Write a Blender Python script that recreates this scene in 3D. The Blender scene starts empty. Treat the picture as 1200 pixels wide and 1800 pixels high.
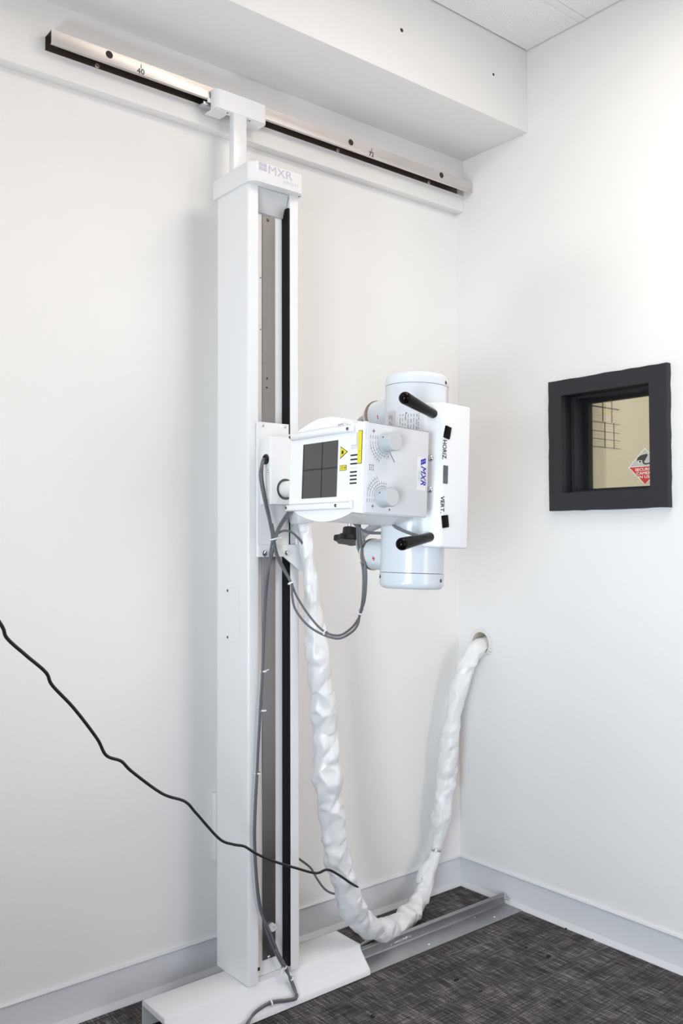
import bpy, bmesh, math, random
from mathutils import Vector, Matrix, noise

# ------------------------------------------------------------------ camera, light, exposure
C = bpy.context.scene.collection
SC = bpy.context.scene
random.seed(7)
PI = math.pi


def make_camera():
    yaw, pitch, roll = 0.6857, 0.0287, -0.0029
    cy, sy, cp, sp = math.cos(yaw), math.sin(yaw), math.cos(pitch), math.sin(pitch)
    f = Vector((sy * cp, cy * cp, sp))
    r = Vector((cy, -sy, 0.0))
    u = r.cross(f)
    r2 = r * math.cos(roll) + u * math.sin(roll)
    u2 = -r * math.sin(roll) + u * math.cos(roll)
    cd = bpy.data.cameras.new('camera')
    cd.sensor_fit = 'VERTICAL'
    cd.sensor_height = 36.0
    cd.lens = 1568.91 / 1800 * 36.0
    cd.shift_y = 0.0009
    cd.clip_start = 0.02
    co = bpy.data.objects.new('camera', cd)
    m = Matrix((r2, u2, -f)).transposed().to_4x4()
    m.translation = Vector((-2.2577, -2.1259, 1.1731))
    co.matrix_world = m
    C.objects.link(co)
    SC.camera = co


make_camera()

w = bpy.data.worlds.new('world')
SC.world = w
w.use_nodes = True
w.node_tree.nodes['Background'].inputs[0].default_value = (0.75, 0.85, 1.0, 1)
w.node_tree.nodes['Background'].inputs[1].default_value = 0.3

SC.view_settings.view_transform = 'Standard'
SC.view_settings.look = 'None'
SC.view_settings.gamma = 1.0
SC.view_settings.use_curve_mapping = False
SC.view_settings.exposure = 0.0


def area(name, loc, target, sx, sy, power, col, spread=180):
    ld = bpy.data.lights.new(name, 'AREA')
    ld.shape = 'RECTANGLE'
    ld.size, ld.size_y = sx, sy
    ld.energy = power
    ld.color = col
    ld.spread = math.radians(spread)
    o = bpy.data.objects.new(name, ld)
    d = Vector(target) - Vector(loc)
    o.location = loc
    o.rotation_euler = d.to_track_quat('-Z', 'Y').to_euler()
    C.objects.link(o)
    return o


# photographer's strobe low on the left aimed up at the rail, unseen fill lights added on the left and
# behind the camera, ceiling troffers, the lamp of the booth
area('strobe', (-3.2, -1.40, 0.35), (-1.0, 0.0, 2.5), 0.30, 0.30, 5.0, (0.93, 1.0, 1.0), 80)
area('left_cool_fill', (-3.5, -2.4, 0.9), (0.0, -0.9, 0.9), 0.9, 1.1, 17.5, (0.75, 0.89, 1.0), 70)  # unseen cool area light added on the left to brighten the right wall
area('rear_fill', (-0.6, -4.05, 1.0), (-0.6, 0.0, 1.0), 0.9, 1.8, 22.3, (1.0, 0.95, 1.0))  # unseen front fill added behind the camera
area('ceiling_lamp', (-0.7, -1.45, 2.70), (-0.7, -1.45, 0.0), 0.55, 1.15, 15.5, (1.0, 0.90, 0.76))
area('ceiling_lamp', (-2.6, -1.0, 2.70), (-2.6, -1.0, 0.0), 0.55, 1.15, 11.5, (1.0, 0.94, 0.92))
area('booth_lamp', (0.8, -1.5, 2.6), (0.8, -0.9, 0.0), 0.6, 0.6, 33, (1.0, 0.97, 0.92))


# ------------------------------------------------------------------ materials
def mat(name, col, rough=0.5, metal=0.0, spec=0.5, bump=0.0, bscale=200.0, var=0.0, vscale=3.0, coat=0.0, bdist=0.001):
    m = bpy.data.materials.new(name)
    m.use_nodes = True
    nt = m.node_tree
    b = nt.nodes['Principled BSDF']
    b.inputs['Base Color'].default_value = (*col, 1)
    b.inputs['Roughness'].default_value = rough
    b.inputs['Metallic'].default_value = metal
    b.inputs['Specular IOR Level'].default_value = spec
    b.inputs['Coat Weight'].default_value = coat
    tc = nt.nodes.new('ShaderNodeTexCoord')
    if var > 0:
        n = nt.nodes.new('ShaderNodeTexNoise')
        n.inputs['Scale'].default_value = vscale
        n.inputs['Detail'].default_value = 5
        nt.links.new(tc.outputs['Object'], n.inputs['Vector'])
        mx = nt.nodes.new('ShaderNodeMix')
        mx.data_type = 'RGBA'
        mx.inputs['A'].default_value = (*[c * (1 - var) for c in col], 1)
        mx.inputs['B'].default_value = (*[min(1, c * (1 + var)) for c in col], 1)
        nt.links.new(n.outputs['Fac'], mx.inputs['Factor'])
        nt.links.new(mx.outputs['Result'], b.inputs['Base Color'])
    if bump > 0:
        n2 = nt.nodes.new('ShaderNodeTexNoise')
        n2.inputs['Scale'].default_value = bscale
        n2.inputs['Detail'].default_value = 3
        nt.links.new(tc.outputs['Object'], n2.inputs['Vector'])
        bp = nt.nodes.new('ShaderNodeBump')
        bp.inputs['Strength'].default_value = bump
        bp.inputs['Distance'].default_value = bdist
        nt.links.new(n2.outputs['Fac'], bp.inputs['Height'])
        nt.links.new(bp.outputs['Normal'], b.inputs['Normal'])
    return m


def steel(name, col, rough, stretch, streak=0.12, blotch=0.1, bl_scale=7.0):
    """brushed metal: fine streaks along one axis plus soft blotches"""
    m = bpy.data.materials.new(name)
    m.use_nodes = True
    nt = m.node_tree
    b = nt.nodes['Principled BSDF']
    b.inputs['Metallic'].default_value = 1.0
    tc = nt.nodes.new('ShaderNodeTexCoord')
    mp = nt.nodes.new('ShaderNodeMapping')
    mp.inputs['Scale'].default_value = stretch
    nt.links.new(tc.outputs['Object'], mp.inputs['Vector'])
    n = nt.nodes.new('ShaderNodeTexNoise')
    n.inputs['Scale'].default_value = 1.0
    n.inputs['Detail'].default_value = 4
    nt.links.new(mp.outputs['Vector'], n.inputs['Vector'])
    n2 = nt.nodes.new('ShaderNodeTexNoise')
    n2.inputs['Scale'].default_value = bl_scale
    n2.inputs['Detail'].default_value = 4
    nt.links.new(tc.outputs['Object'], n2.inputs['Vector'])
    ad = nt.nodes.new('ShaderNodeMath')
    ad.operation = 'MULTIPLY_ADD'
    ad.inputs[1].default_value = streak
    nt.links.new(n.outputs['Fac'], ad.inputs[0])
    m2 = nt.nodes.new('ShaderNodeMath')
    m2.operation = 'MULTIPLY_ADD'
    m2.inputs[1].default_value = blotch
    m2.inputs[2].default_value = 1.0 - (streak + blotch) * 0.5
    nt.links.new(n2.outputs['Fac'], m2.inputs[0])
    nt.links.new(m2.outputs[0], ad.inputs[2])
    mx = nt.nodes.new('ShaderNodeVectorMath')
    mx.operation = 'SCALE'
    mx.inputs[0].default_value = col
    nt.links.new(ad.outputs[0], mx.inputs['Scale'])
    nt.links.new(mx.outputs['Vector'], b.inputs['Base Color'])
    mr = nt.nodes.new('ShaderNodeMath')
    mr.operation = 'MULTIPLY_ADD'
    mr.inputs[1].default_value = 0.2
    mr.inputs[2].default_value = rough - 0.1
    nt.links.new(n2.outputs['Fac'], mr.inputs[0])
    nt.links.new(mr.outputs[0], b.inputs['Roughness'])
    return m


def carpet_mat():
    m = bpy.data.materials.new('carpet')
    m.use_nodes = True
    nt = m.node_tree
    b = nt.nodes['Principled BSDF']
    b.inputs['Roughness'].default_value = 0.95
    b.inputs['Specular IOR Level'].default_value = 0.1
    tc = nt.nodes.new('ShaderNodeTexCoord')

    def nz(scale, detail, sc=1.0, rough=0.6):
        mp = nt.nodes.new('ShaderNodeMapping')
        mp.inputs['Scale'].default_value = scale
        nt.links.new(tc.outputs['Object'], mp.inputs['Vector'])
        n = nt.nodes.new('ShaderNodeTexNoise')
        n.inputs['Scale'].default_value = sc
        n.inputs['Detail'].default_value = detail
        n.inputs['Roughness'].default_value = rough
        nt.links.new(mp.outputs['Vector'], n.inputs['Vector'])
        return n.outputs['Fac']

    def math_(op, a, bb, c=None):
        n = nt.nodes.new('ShaderNodeMath')
        n.operation = op
        for i, v in enumerate((a, bb, c)):
            if v is None:
                continue
            if isinstance(v, (int, float)):
                n.inputs[i].default_value = v
            else:
                nt.links.new(v, n.inputs[i])
        return n.outputs[0]

    yarn = nz((300, 16, 1), 3)          # yarn rows running along the room
    cross = nz((11, 250, 1), 3)          # cross slubs
    patch = nz((16, 5, 1), 4)
    patch2 = nz((4.5, 18, 1), 3)
    fleck = nz((420, 420, 1), 2)
    a = math_('MULTIPLY_ADD', yarn, 1.25, math_('MULTIPLY', cross, 0.75))
    a = math_('MULTIPLY_ADD', patch, 0.45, a)
    a = math_('MULTIPLY_ADD', patch2, 0.35, a)
    a = math_('MULTIPLY_ADD', fleck, 0.5, a)
    cr = nt.nodes.new('ShaderNodeValToRGB')
    cr.color_ramp.elements[0].position = 0.41
    cr.color_ramp.elements[0].color = (0.026, 0.024, 0.025, 1)
    cr.color_ramp.elements[1].position = 0.64
    cr.color_ramp.elements[1].color = (0.42, 0.395, 0.385, 1)
    e = cr.color_ramp.elements.new(0.515)
    e.color = (0.084, 0.078, 0.079, 1)
    nt.links.new(math_('MULTIPLY', a, 1 / 3.3), cr.inputs['Fac'])
    nt.links.new(cr.outputs['Color'], b.inputs['Base Color'])
    bp = nt.nodes.new('ShaderNodeBump')
    bp.inputs['Strength'].default_value = 0.6
    bp.inputs['Distance'].default_value = 0.003
    nt.links.new(math_('ADD', yarn, fleck), bp.inputs['Height'])
    nt.links.new(bp.outputs['Normal'], b.inputs['Normal'])
    return m


def tile_mat():
    m = mat('ceiling_tile', (0.80, 0.80, 0.80), 0.9, spec=0.2, bump=0.5, bscale=220, bdist=0.002)
    nt = m.node_tree
    b = nt.nodes['Principled BSDF']
    tc = nt.nodes.new('ShaderNodeTexCoord')
    n = nt.nodes.new('ShaderNodeTexNoise')
    n.inputs['Scale'].default_value = 260
    n.inputs['Detail'].default_value = 3
    nt.links.new(tc.outputs['Object'], n.inputs['Vector'])
    cr = nt.nodes.new('ShaderNodeValToRGB')
    cr.color_ramp.elements[0].position = 0.36
    cr.color_ramp.elements[0].color = (0.74, 0.74, 0.74, 1)
    cr.color_ramp.elements[1].position = 0.5
    cr.color_ramp.elements[1].color = (0.90, 0.90, 0.89, 1)
    nt.links.new(n.outputs['Fac'], cr.inputs['Fac'])
    nt.links.new(cr.outputs['Color'], b.inputs['Base Color'])
    return m


def glass_mat():
    m = bpy.data.materials.new('leaded_glass')
    m.use_nodes = True
    nt = m.node_tree
    nt.nodes.remove(nt.nodes['Principled BSDF'])
    out = nt.nodes['Material Output']
    t = nt.nodes.new('ShaderNodeBsdfTransparent')
    t.inputs['Color'].default_value = (0.90, 0.885, 0.79, 1)
    g = nt.nodes.new('ShaderNodeBsdfGlossy')
    g.inputs['Roughness'].default_value = 0.0
    fr = nt.nodes.new('ShaderNodeFresnel')
    fr.inputs['IOR'].default_value = 1.7
    mx = nt.nodes.new('ShaderNodeMixShader')
    nt.links.new(fr.outputs[0], mx.inputs[0])
    nt.links.new(t.outputs[0], mx.inputs[1])
    nt.links.new(g.outputs[0], mx.inputs[2])
    nt.links.new(mx.outputs[0], out.inputs['Surface'])
    return m


M = {}
M['wall'] = mat('wall_paint', (0.83, 0.82, 0.812), 0.6, spec=0.25, bump=0.12, bscale=260, var=0.012, vscale=1.5)
M['trim'] = mat('trim_paint', (0.83, 0.82, 0.81), 0.45, spec=0.35, bump=0.08, bscale=120, var=0.015, vscale=4)
M['base'] = mat('baseboard_vinyl', (0.68, 0.69, 0.72), 0.3, spec=0.5, var=0.02, vscale=6)
M['carpet'] = carpet_mat()
M['tile'] = tile_mat()
M['tbar'] = mat('ceiling_grid_white', (0.84, 0.84, 0.84), 0.4, spec=0.4, var=0.01)
M['plenum'] = mat('plenum_dark', (0.10, 0.10, 0.10), 0.9, var=0.05)
M['white'] = mat('machine_white_enamel', (0.78, 0.785, 0.80), 0.28, spec=0.5, bump=0.04, bscale=600, var=0.008, vscale=5)
M['gloss'] = mat('tube_white_enamel', (0.65, 0.685, 0.73), 0.2, spec=0.55, var=0.008, vscale=6)
M['panel'] = mat('grey_white_face', (0.62, 0.63, 0.65), 0.35, spec=0.4, bump=0.03, bscale=700, var=0.01)
M['deflect'] = mat('pale_grey_enamel', (0.55, 0.56, 0.58), 0.4, var=0.02)
M['knob'] = mat('knob_grey_plastic', (0.43, 0.46, 0.49), 0.45, var=0.01)
M['knobcap'] = mat('knob_cap_grey', (0.52, 0.525, 0.54), 0.35, var=0.01)
M['blackgloss'] = mat('black_gloss_plastic', (0.003, 0.003, 0.003), 0.10, spec=0.10, var=0.05)
M['black'] = mat('black_plastic', (0.008, 0.008, 0.008), 0.45, spec=0.4, var=0.1, bump=0.05)
M['slot'] = mat('black_slot_liner', (0.004, 0.004, 0.005), 0.6, spec=0.2, var=0.1)
M['rubber'] = mat('black_cable_rubber', (0.006, 0.006, 0.007), 0.4, spec=0.5, var=0.1)
M['grey'] = mat('grey_cable_jacket', (0.125, 0.13, 0.145), 0.4, spec=0.5, var=0.08)
M['hv'] = mat('light_grey_conduit', (0.42, 0.42, 0.44), 0.45, var=0.05)
M['tie'] = mat('white_nylon_tie', (0.82, 0.83, 0.85), 0.35, var=0.02)
M['rail'] = steel('wall_rail_steel', (0.73, 0.685, 0.66), 0.45, (3, 60, 240), 0.10, 0.35, 6.0)
M['railin'] = steel('rail_inside_dark', (0.20, 0.17, 0.15), 0.45, (3, 60, 240), 0.2, 0.2)  # dark colour for the inner faces of the same channel
M['strip'] = steel('column_strip_steel', (0.27, 0.26, 0.258), 0.34, (260, 260, 3), 0.16, 0.16, 9.0)
M['floorrail'] = steel('floor_rail_steel', (0.43, 0.43, 0.435), 0.42, (4, 160, 160), 0.16, 0.35, 14.0)
M['screw'] = mat('zinc_screw', (0.62, 0.64, 0.67), 0.25, metal=1.0, var=0.1, vscale=60)
M['darkscrew'] = mat('dark_screw', (0.12, 0.12, 0.12), 0.35, metal=1.0, var=0.1, vscale=60)
M['brass'] = mat('brass_ring', (0.36, 0.28, 0.21), 0.22, metal=1.0, var=0.05)
M['frame'] = mat('charcoal_window_paint', (0.023, 0.0215, 0.027), 0.5, spec=0.35, bump=0.3, bscale=90, var=0.12, vscale=18)
M['jamb'] = mat('black_window_jamb', (0.012, 0.012, 0.012), 0.5, spec=0.3, bump=0.2, bscale=90, var=0.1, vscale=18)
M['glass'] = glass_mat()
M['booth'] = mat('booth_beige_paint', (0.66, 0.645, 0.595), 0.7, spec=0.2, var=0.01)
M['paper'] = mat('chart_paper', (0.66, 0.64, 0.60), 0.8, var=0.03, vscale=20)
M['paperline'] = mat('chart_line', (0.10, 0.095, 0.09), 0.8, var=0.05)
M['papertext'] = mat('chart_fine_print', (0.48, 0.465, 0.44), 0.8, var=0.05)
M['paperyellow'] = mat('chart_yellow', (0.66, 0.62, 0.36), 0.8, var=0.05)
M['red'] = mat('sign_red', (0.62, 0.045, 0.03), 0.5, var=0.03)
M['signgrey'] = mat('sign_pale', (0.56, 0.55, 0.47), 0.5, var=0.03)
M['signwhite'] = mat('sign_white', (0.86, 0.84, 0.78), 0.5, var=0.02)
M['signdark'] = mat('sign_dark', (0.045, 0.05, 0.04), 0.5, var=0.05)
M['logo'] = mat('logo_grey_violet', (0.47, 0.465, 0.57), 0.5, var=0.02)
M['blue'] = mat('logo_blue', (0.008, 0.012, 0.36), 0.4, var=0.02)
M['label'] = mat('white_label', (0.70, 0.70, 0.72), 0.3, var=0.01)
M['silver'] = mat('silver_rating_plate', (0.56, 0.57, 0.59), 0.4, metal=0.3, var=0.05, vscale=50)
M['ink'] = mat('black_ink', (0.012, 0.012, 0.014), 0.5, var=0.05)
M['greyink'] = mat('grey_ink', (0.10, 0.10, 0.11), 0.5, var=0.05)
M['paleink'] = mat('pale_ink', (0.30, 0.31, 0.34), 0.5, var=0.05)
M['redink'] = mat('red_ink', (0.55, 0.02, 0.03), 0.5, var=0.05)
M['yellow'] = mat('warning_yellow', (0.74, 0.62, 0.008), 0.4, var=0.02)
M['window'] = mat('smoked_acrylic', (0.052, 0.050, 0.053), 0.16, spec=0.6, var=0.05, vscale=30)
M['crosshair'] = mat('black_crosshair', (0.012, 0.012, 0.012), 0.4, var=0.05)
M['display'] = steel('display_glass', (0.16, 0.17, 0.19), 0.25, (200, 200, 20), 0.3, 0.5, 40)
M['sleeve'] = mat('white_vinyl_sleeve', (0.77, 0.775, 0.785), 0.33, spec=0.5, bump=0.25, bscale=45, var=0.01, bdist=0.004)
M['pvc'] = mat('cream_pvc_pipe', (0.80, 0.76, 0.66), 0.4, var=0.03, vscale=20)
M['crumb'] = mat('dark_debris', (0.006, 0.006, 0.006), 0.8, var=0.2, vscale=100)
M['holedark'] = mat('hole_dark', (0.03, 0.025, 0.022), 0.8, var=0.2, vscale=100)  # dark colour of raised discs drawn in place of open holes
M['marker'] = mat('marker_ink', (0.03, 0.022, 0.06), 0.5, var=0.1)

# ------------------------------------------------------------------ mesh helpers
W = {}   # world location of each object


class B:
    def __init__(s):
        s.bm = bmesh.new()

    def box(s, x0, x1, y0, y1, z0, z1, bev=0.0, seg=2):
        t = bmesh.new()
        bmesh.ops.create_cube(t, size=1)
        bmesh.ops.scale(t, vec=(abs(x1 - x0), abs(y1 - y0), abs(z1 - z0)), verts=t.verts)
        bmesh.ops.translate(t, vec=((x0 + x1) / 2, (y0 + y1) / 2, (z0 + z1) / 2), verts=t.verts)
        if bev > 0:
            bmesh.ops.bevel(t, geom=t.edges[:], offset=bev, segments=seg, affect='EDGES', profile=0.5)
        return s.add(t)

    def add(s, t, m=None):
        if m is not None:
            bmesh.ops.transform(t, matrix=m, verts=t.verts)
        me = bpy.data.meshes.new('tmp')
        t.to_mesh(me)
        t.free()
        s.bm.from_mesh(me)
        bpy.data.meshes.remove(me)
        return s

    def prism(s, poly, a, b, f, bev=0.0, caps=True, seg=2, bevall=False):
        """poly: 2-D points; f(p, q, t) -> xyz, t between a and b"""
        t = bmesh.new()
        v0 = [t.verts.new(f(p[0], p[1], a)) for p in poly]
        v1 = [t.verts.new(f(p[0], p[1], b)) for p in poly]
        n = len(poly)
        for i in range(n):
            j = (i + 1) % n
            t.faces.new((v0[i], v0[j], v1[j], v1[i]))
        if caps:
            t.faces.new(v0[::-1])
            t.faces.new(v1)
        bmesh.ops.recalc_face_normals(t, faces=t.faces)
        if bev > 0:
            if bevall:
                ed = t.edges[:]
            else:
                ed = [e for e in t.edges if len(e.link_faces) == 2 and e.calc_face_angle(0) > 0.5]
            bmesh.ops.bevel(t, geom=ed, offset=bev, segments=seg, affect='EDGES', profile=0.5)
        return s.add(t)

    def rev(s, prof, p0, axis, seg=32):
        """surface of revolution; prof = [(r, h)], axis unit vector"""
        ax = Vector(axis).normalized()
        q = ax.to_track_quat('Z', 'Y').to_matrix().to_4x4()
        q.translation = Vector(p0)
        t = bmesh.new()
        rings = []
        for r, h in prof:
            if r < 1e-6:
                rings.append([t.verts.new((0, 0, h))])
            else:
                rings.append([t.verts.new((r * math.cos(2 * PI * k / seg), r * math.sin(2 * PI * k / seg), h)) for k in range(seg)])
        for a, b in zip(rings, rings[1:]):
            for k in range(seg):
                l = (k + 1) % seg
                if len(a) == 1 and len(b) == 1:
                    continue
                if len(a) == 1:
                    t.faces.new((a[0], b[l], b[k]))
                elif len(b) == 1:
                    t.faces.new((a[k], a[l], b[0]))
                else:
                    t.faces.new((a[k], a[l], b[l], b[k]))
        bmesh.ops.recalc_face_normals(t, faces=t.faces)
        return s.add(t, q)

    def cyl(s, p0, p1, r, bev=0.0, seg=24):
        d = Vector(p1) - Vector(p0)
        L = d.length
        if bev > 0:
            pr = [(0, 0), (r - bev, 0), (r, bev), (r, L - bev), (r - bev, L), (0, L)]
        else:
            pr = [(0, 0), (r, 0), (r, L), (0, L)]
        return s.rev(pr, p0, d, seg)

    def tube(s, pts, r, seg=10, sub=6, smooth=True, rf=None, cap=True):
        P = spline(pts, sub) if smooth else [Vector(p) for p in pts]
        t = bmesh.new()
        rings = []
        nrm = None
        for i, p in enumerate(P):
            d = (P[min(i + 1, len(P) - 1)] - P[max(i - 1, 0)]).normalized()
            if nrm is None:
                nrm = d.orthogonal().normalized()
            nrm = (nrm - d * nrm.dot(d)).normalized()
            bn = d.cross(nrm)
            ring = []
            for k in range(seg):
                a = 2 * PI * k / seg
                rr = r if rf is None else rf(i / (len(P) - 1), a, p)
                ring.append(t.verts.new(p + nrm * (rr * math.cos(a)) + bn * (rr * math.sin(a))))
            rings.append(ring)
        for a, b in zip(rings, rings[1:]):
            for k in range(seg):
                l = (k + 1) % seg
                t.faces.new((a[k], a[l], b[l], b[k]))
        if cap:
            t.faces.new(rings[0][::-1])
            t.faces.new(rings[-1])
        bmesh.ops.recalc_face_normals(t, faces=t.faces)
        return s.add(t)

    def sphere(s, c, r, sc=(1, 1, 1), u=16, v=10):
        t = bmesh.new()
        bmesh.ops.create_uvsphere(t, u_segments=u, v_segments=v, radius=r)
        bmesh.ops.scale(t, vec=sc, verts=t.verts)
        bmesh.ops.translate(t, vec=c, verts=t.verts)
        return s.add(t)

    def xf(s, m):
        bmesh.ops.transform(s.bm, matrix=m, verts=s.bm.verts)
        return s

    def obj(s, name, m, parent=None, angle=35, **props):
        s.bm.normal_update()
        vs = [v.co for v in s.bm.verts]
        lo = Vector([min(v[i] for v in vs) for i in range(3)])
        hi = Vector([max(v[i] for v in vs) for i in range(3)])
        c = (lo + hi) / 2
        bmesh.ops.translate(s.bm, vec=-c, verts=s.bm.verts)
        me = bpy.data.meshes.new(name)
        s.bm.to_mesh(me)
        s.bm.free()
        return link_mesh(name, me, m, c, parent, angle, **props)


def link_mesh(name, me, m, c, parent=None, angle=35, **props):
    me.materials.clear()
    me.materials.append(M[m] if isinstance(m, str) else m)
    me.polygons.foreach_set('use_smooth', [True] * len(me.polygons))
    me.set_sharp_from_angle(angle=math.radians(angle))
    o = bpy.data.objects.new(name, me)
    C.objects.link(o)
    W[o] = Vector(c)
    if parent is not None:
        o.parent = parent
        o.location = Vector(c) - W[parent]
    else:
        o.location = c
    for k, v in props.items():
        o[k] = v
    return o


def thing(name, label, cat, loc, group=None):
    o = bpy.data.objects.new(name, None)
    o.empty_display_size = 0.05
    C.objects.link(o)
    o.location = loc
    W[o] = Vector(loc)
    o['label'] = label
    o['category'] = cat
    if group:
        o['group'] = group
    return o


def spline(pts, sub=6):
    P = [Vector(p) for p in pts]
    P = [P[0] * 2 - P[1]] + P + [P[-1] * 2 - P[-2]]
    out = []
    for i in range(1, len(P) - 2):
        p0, p1, p2, p3 = P[i - 1:i + 3]
        for k in range(sub):
            t = k / sub
            out.append(0.5 * ((2 * p1) + (p2 - p0) * t + (2 * p0 - 5 * p1 + 4 * p2 - p3) * t * t + (3 * p1 - p0 - 3 * p2 + p3) * t ** 3))
    out.append(P[-2])
    return out


def text_mesh(body, size, bold=0.0, shear=0.0, align='CENTER', spacing=1.0):
    cu = bpy.data.curves.new('lettering', 'FONT')
    cu.body = body
    cu.size = size
    cu.shear = shear
    cu.align_x = align
    cu.align_y = 'CENTER'
    cu.space_character = spacing
    cu.resolution_u = 3
    cu.extrude = 0.0
    o = bpy.data.objects.new('lettering', cu)
    C.objects.link(o)
    dg = bpy.context.evaluated_depsgraph_get()
    me = bpy.data.meshes.new_from_object(o.evaluated_get(dg))
    bpy.data.objects.remove(o)
    bpy.data.curves.remove(cu)
    return me


def text(body, size, m, parent, org, xd, ud, bold=0.0, shear=0.0, align='CENTER', stretch=1.0, name='lettering', T=None, f=None, spacing=1.0, out=None):
    """flat lettering in the plane org + a*xd + b*ud"""
    me = text_mesh(body, size, bold, shear, align, spacing)
    if bold > 0:
        tb = bmesh.new()
        for q_, (ox, oy) in enumerate(((0, 0), (1, 0), (-1, 0), (0, 1), (0, -1), (0.7, 0.7), (-0.7, 0.7), (0.7, -0.7), (-0.7, -0.7))):
            k0 = len(tb.verts)
            tb.from_mesh(me)
            tb.verts.ensure_lookup_table()
            bmesh.ops.translate(tb, vec=(ox * bold, oy * bold, 0.00003 * q_), verts=tb.verts[k0:])
        tb.to_mesh(me)
        tb.free()
    xd, ud = Vector(xd).normalized(), Vector(ud).normalized()
    for v in me.vertices:
        a, b = v.co.x * stretch, v.co.y
        if f:
            v.co = f(a, b, v.co.z)
        else:
            v.co = Vector(org) + xd * a + ud * b + xd.cross(ud) * v.co.z
        if T is not None:
            v.co = T @ v.co
    if out is not None:
        out.bm.from_mesh(me)
        bpy.data.meshes.remove(me)
        return None
    bb = B()
    bb.bm.from_mesh(me)
    bpy.data.meshes.remove(me)
    return bb.obj(name, m, parent)


def XY(p, q, t): return (p, q, t)      # extrude along z
def YZ(p, q, t): return (t, p, q)      # extrude along x
def XZ(p, q, t): return (p, t, q)      # extrude along y


def arc(cx, cy, r, a0, a1, n):
    return [(cx + r * math.cos(math.radians(a0 + (a1 - a0) * k / n)), cy + r * math.sin(math.radians(a0 + (a1 - a0) * k / n))) for k in range(n + 1)]


S = {'kind': 'structure'}

# ------------------------------------------------------------------ room shell
XL, YF, H = -3.6, -4.2, 2.74
WT = 0.106
B().box(XL, 0.0, YF, 0.0, -0.12, 0.0).obj('floor', 'carpet', **S)
B().box(XL - 0.1, WT, 0.0, 0.12, 0.0, H + 0.2).obj('wall_back', 'wall', **S)
# right wall with the window opening and the round pipe hole

hy0, hy1, hz0, hz1 = -0.760, -0.440, 1.297, 1.619
py, pz, ph = -0.1015, 0.822, 0.06
b = B()
b.box(0, WT, YF, hy0, 0, H + 0.2).box(0, WT, hy1, py - ph, 0, H + 0.2).box(0, WT, py + ph, 0, 0, H + 0.2)
b.box(0, WT, hy0, hy1, 0, hz0).box(0, WT, hy0, hy1, hz1, H + 0.2)
b.box(0, WT, py - ph, py + ph, 0, pz - ph).box(0, WT, py - ph, py + ph, pz + ph, H + 0.2)
t = bmesh.new()
ci, sq_ = [], []
for k in range(32):
    a = 2 * PI * k / 32
    ca, sa = math.cos(a), math.sin(a)
    m_ = max(abs(ca), abs(sa))
    ci.append(t.verts.new((0, py + 0.0425 * ca, pz + 0.0425 * sa)))
    sq_.append(t.verts.new((0, py + ph * ca / m_, pz + ph * sa / m_)))
for k in range(32):
    l = (k + 1) % 32
    t.faces.new((ci[k], sq_[k], sq_[l], ci[l]))
bmesh.ops.recalc_face_normals(t, faces=t.faces)
for f_ in t.faces:
    if f_.normal.x > 0:
        f_.normal_flip()
b.add(t)
b.obj('wall_right', 'wall', **S)
B().box(XL - 0.1, XL, YF, 0, 0, H + 0.2).obj('wall_left', 'wall', **S)
B().box(XL - 0.1, WT, YF - 0.1, YF, 0, H + 0.2).obj('wall_front', 'wall', **S)
# furred-out band above the wall and the soffit over it
B().box(XL, 0.0, -0.0345, 0.0, 2.297, 2.476, 0.0015).obj('trim_1', 'trim', **S)
sof = B().box(XL, 0.0, -0.3147, 0.0, 2.4744, H + 0.15, 0.002).obj('trim_2', 'wall', **S)
for x, z, r in ((-0.551, 2.609, 0.0045), (-0.162, 2.611, 0.0035)):
    B().rev([(0, 0.0012), (r * 0.6, 0.0012), (r, 0.0002), (r * 1.3, 0)], (x, -0.3147, z), (0, -1, 0), 10).obj('screw_hole', 'holedark', sof)

# ceiling: dark plenum slab, tee grid, lay-in tiles
ceil = B().box(XL, 0.0, YF, -0.3147, H + 0.02, H + 0.12).obj('ceiling', 'plenum', **S)
ys = [-0.3147 - 0.003, -0.521, -0.545, -1.131, -1.155, -1.741, -1.765, -2.351, -2.375, -2.961, -2.985, -3.571, -3.595, YF]
xs = [-0.003, -1.21, -1.234, -2.43, -2.454, XL]
random.seed(3)
for i in range(0, len(ys), 2):
    for j in range(0, len(xs), 2):
        z = H + random.uniform(-0.0005, 0.0008)
        B().box(xs[j + 1] + 0.001, xs[j] - 0.0005, ys[i + 1] + 0.0022, ys[i] - 0.0005, z, z + 0.016, 0.0015, 1).obj('ceiling_tile', 'tile', ceil)
for i in range(1, len(ys) - 1, 2):
    B().box(XL, -0.004, ys[i + 1], ys[i], H - 0.001, H + 0.018).obj('grid_bar', 'tbar', ceil)
for j in range(1, len(xs) - 1, 2):
    B().box(xs[j + 1], xs[j], YF, -0.32, H - 0.0012, H + 0.017).obj('grid_bar', 'tbar', ceil)

# cove baseboard
bp = [(0, 0), (0, 0.0960), (0.0075, 0.0952), (0.0092, 0.0930), (0.0088, 0.0905), (0.0065, 0.0890), (0.0062, 0.0150), (0.0072, 0.0128), (0.0190, 0.0032), (0.0198, 0.0015), (0.0198, 0.0)]
B().prism([(-p, q) for p, q in bp], XL, -0.0005, YZ).obj('baseboard_back', 'base', angle=50, **S)
B().prism([(-p, q) for p, q in bp], YF, -0.0005, lambda p, q, t: (p, t, q)).obj('baseboard_right', 'base', angle=50, **S)

# ------------------------------------------------------------------ window in the right wall


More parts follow.
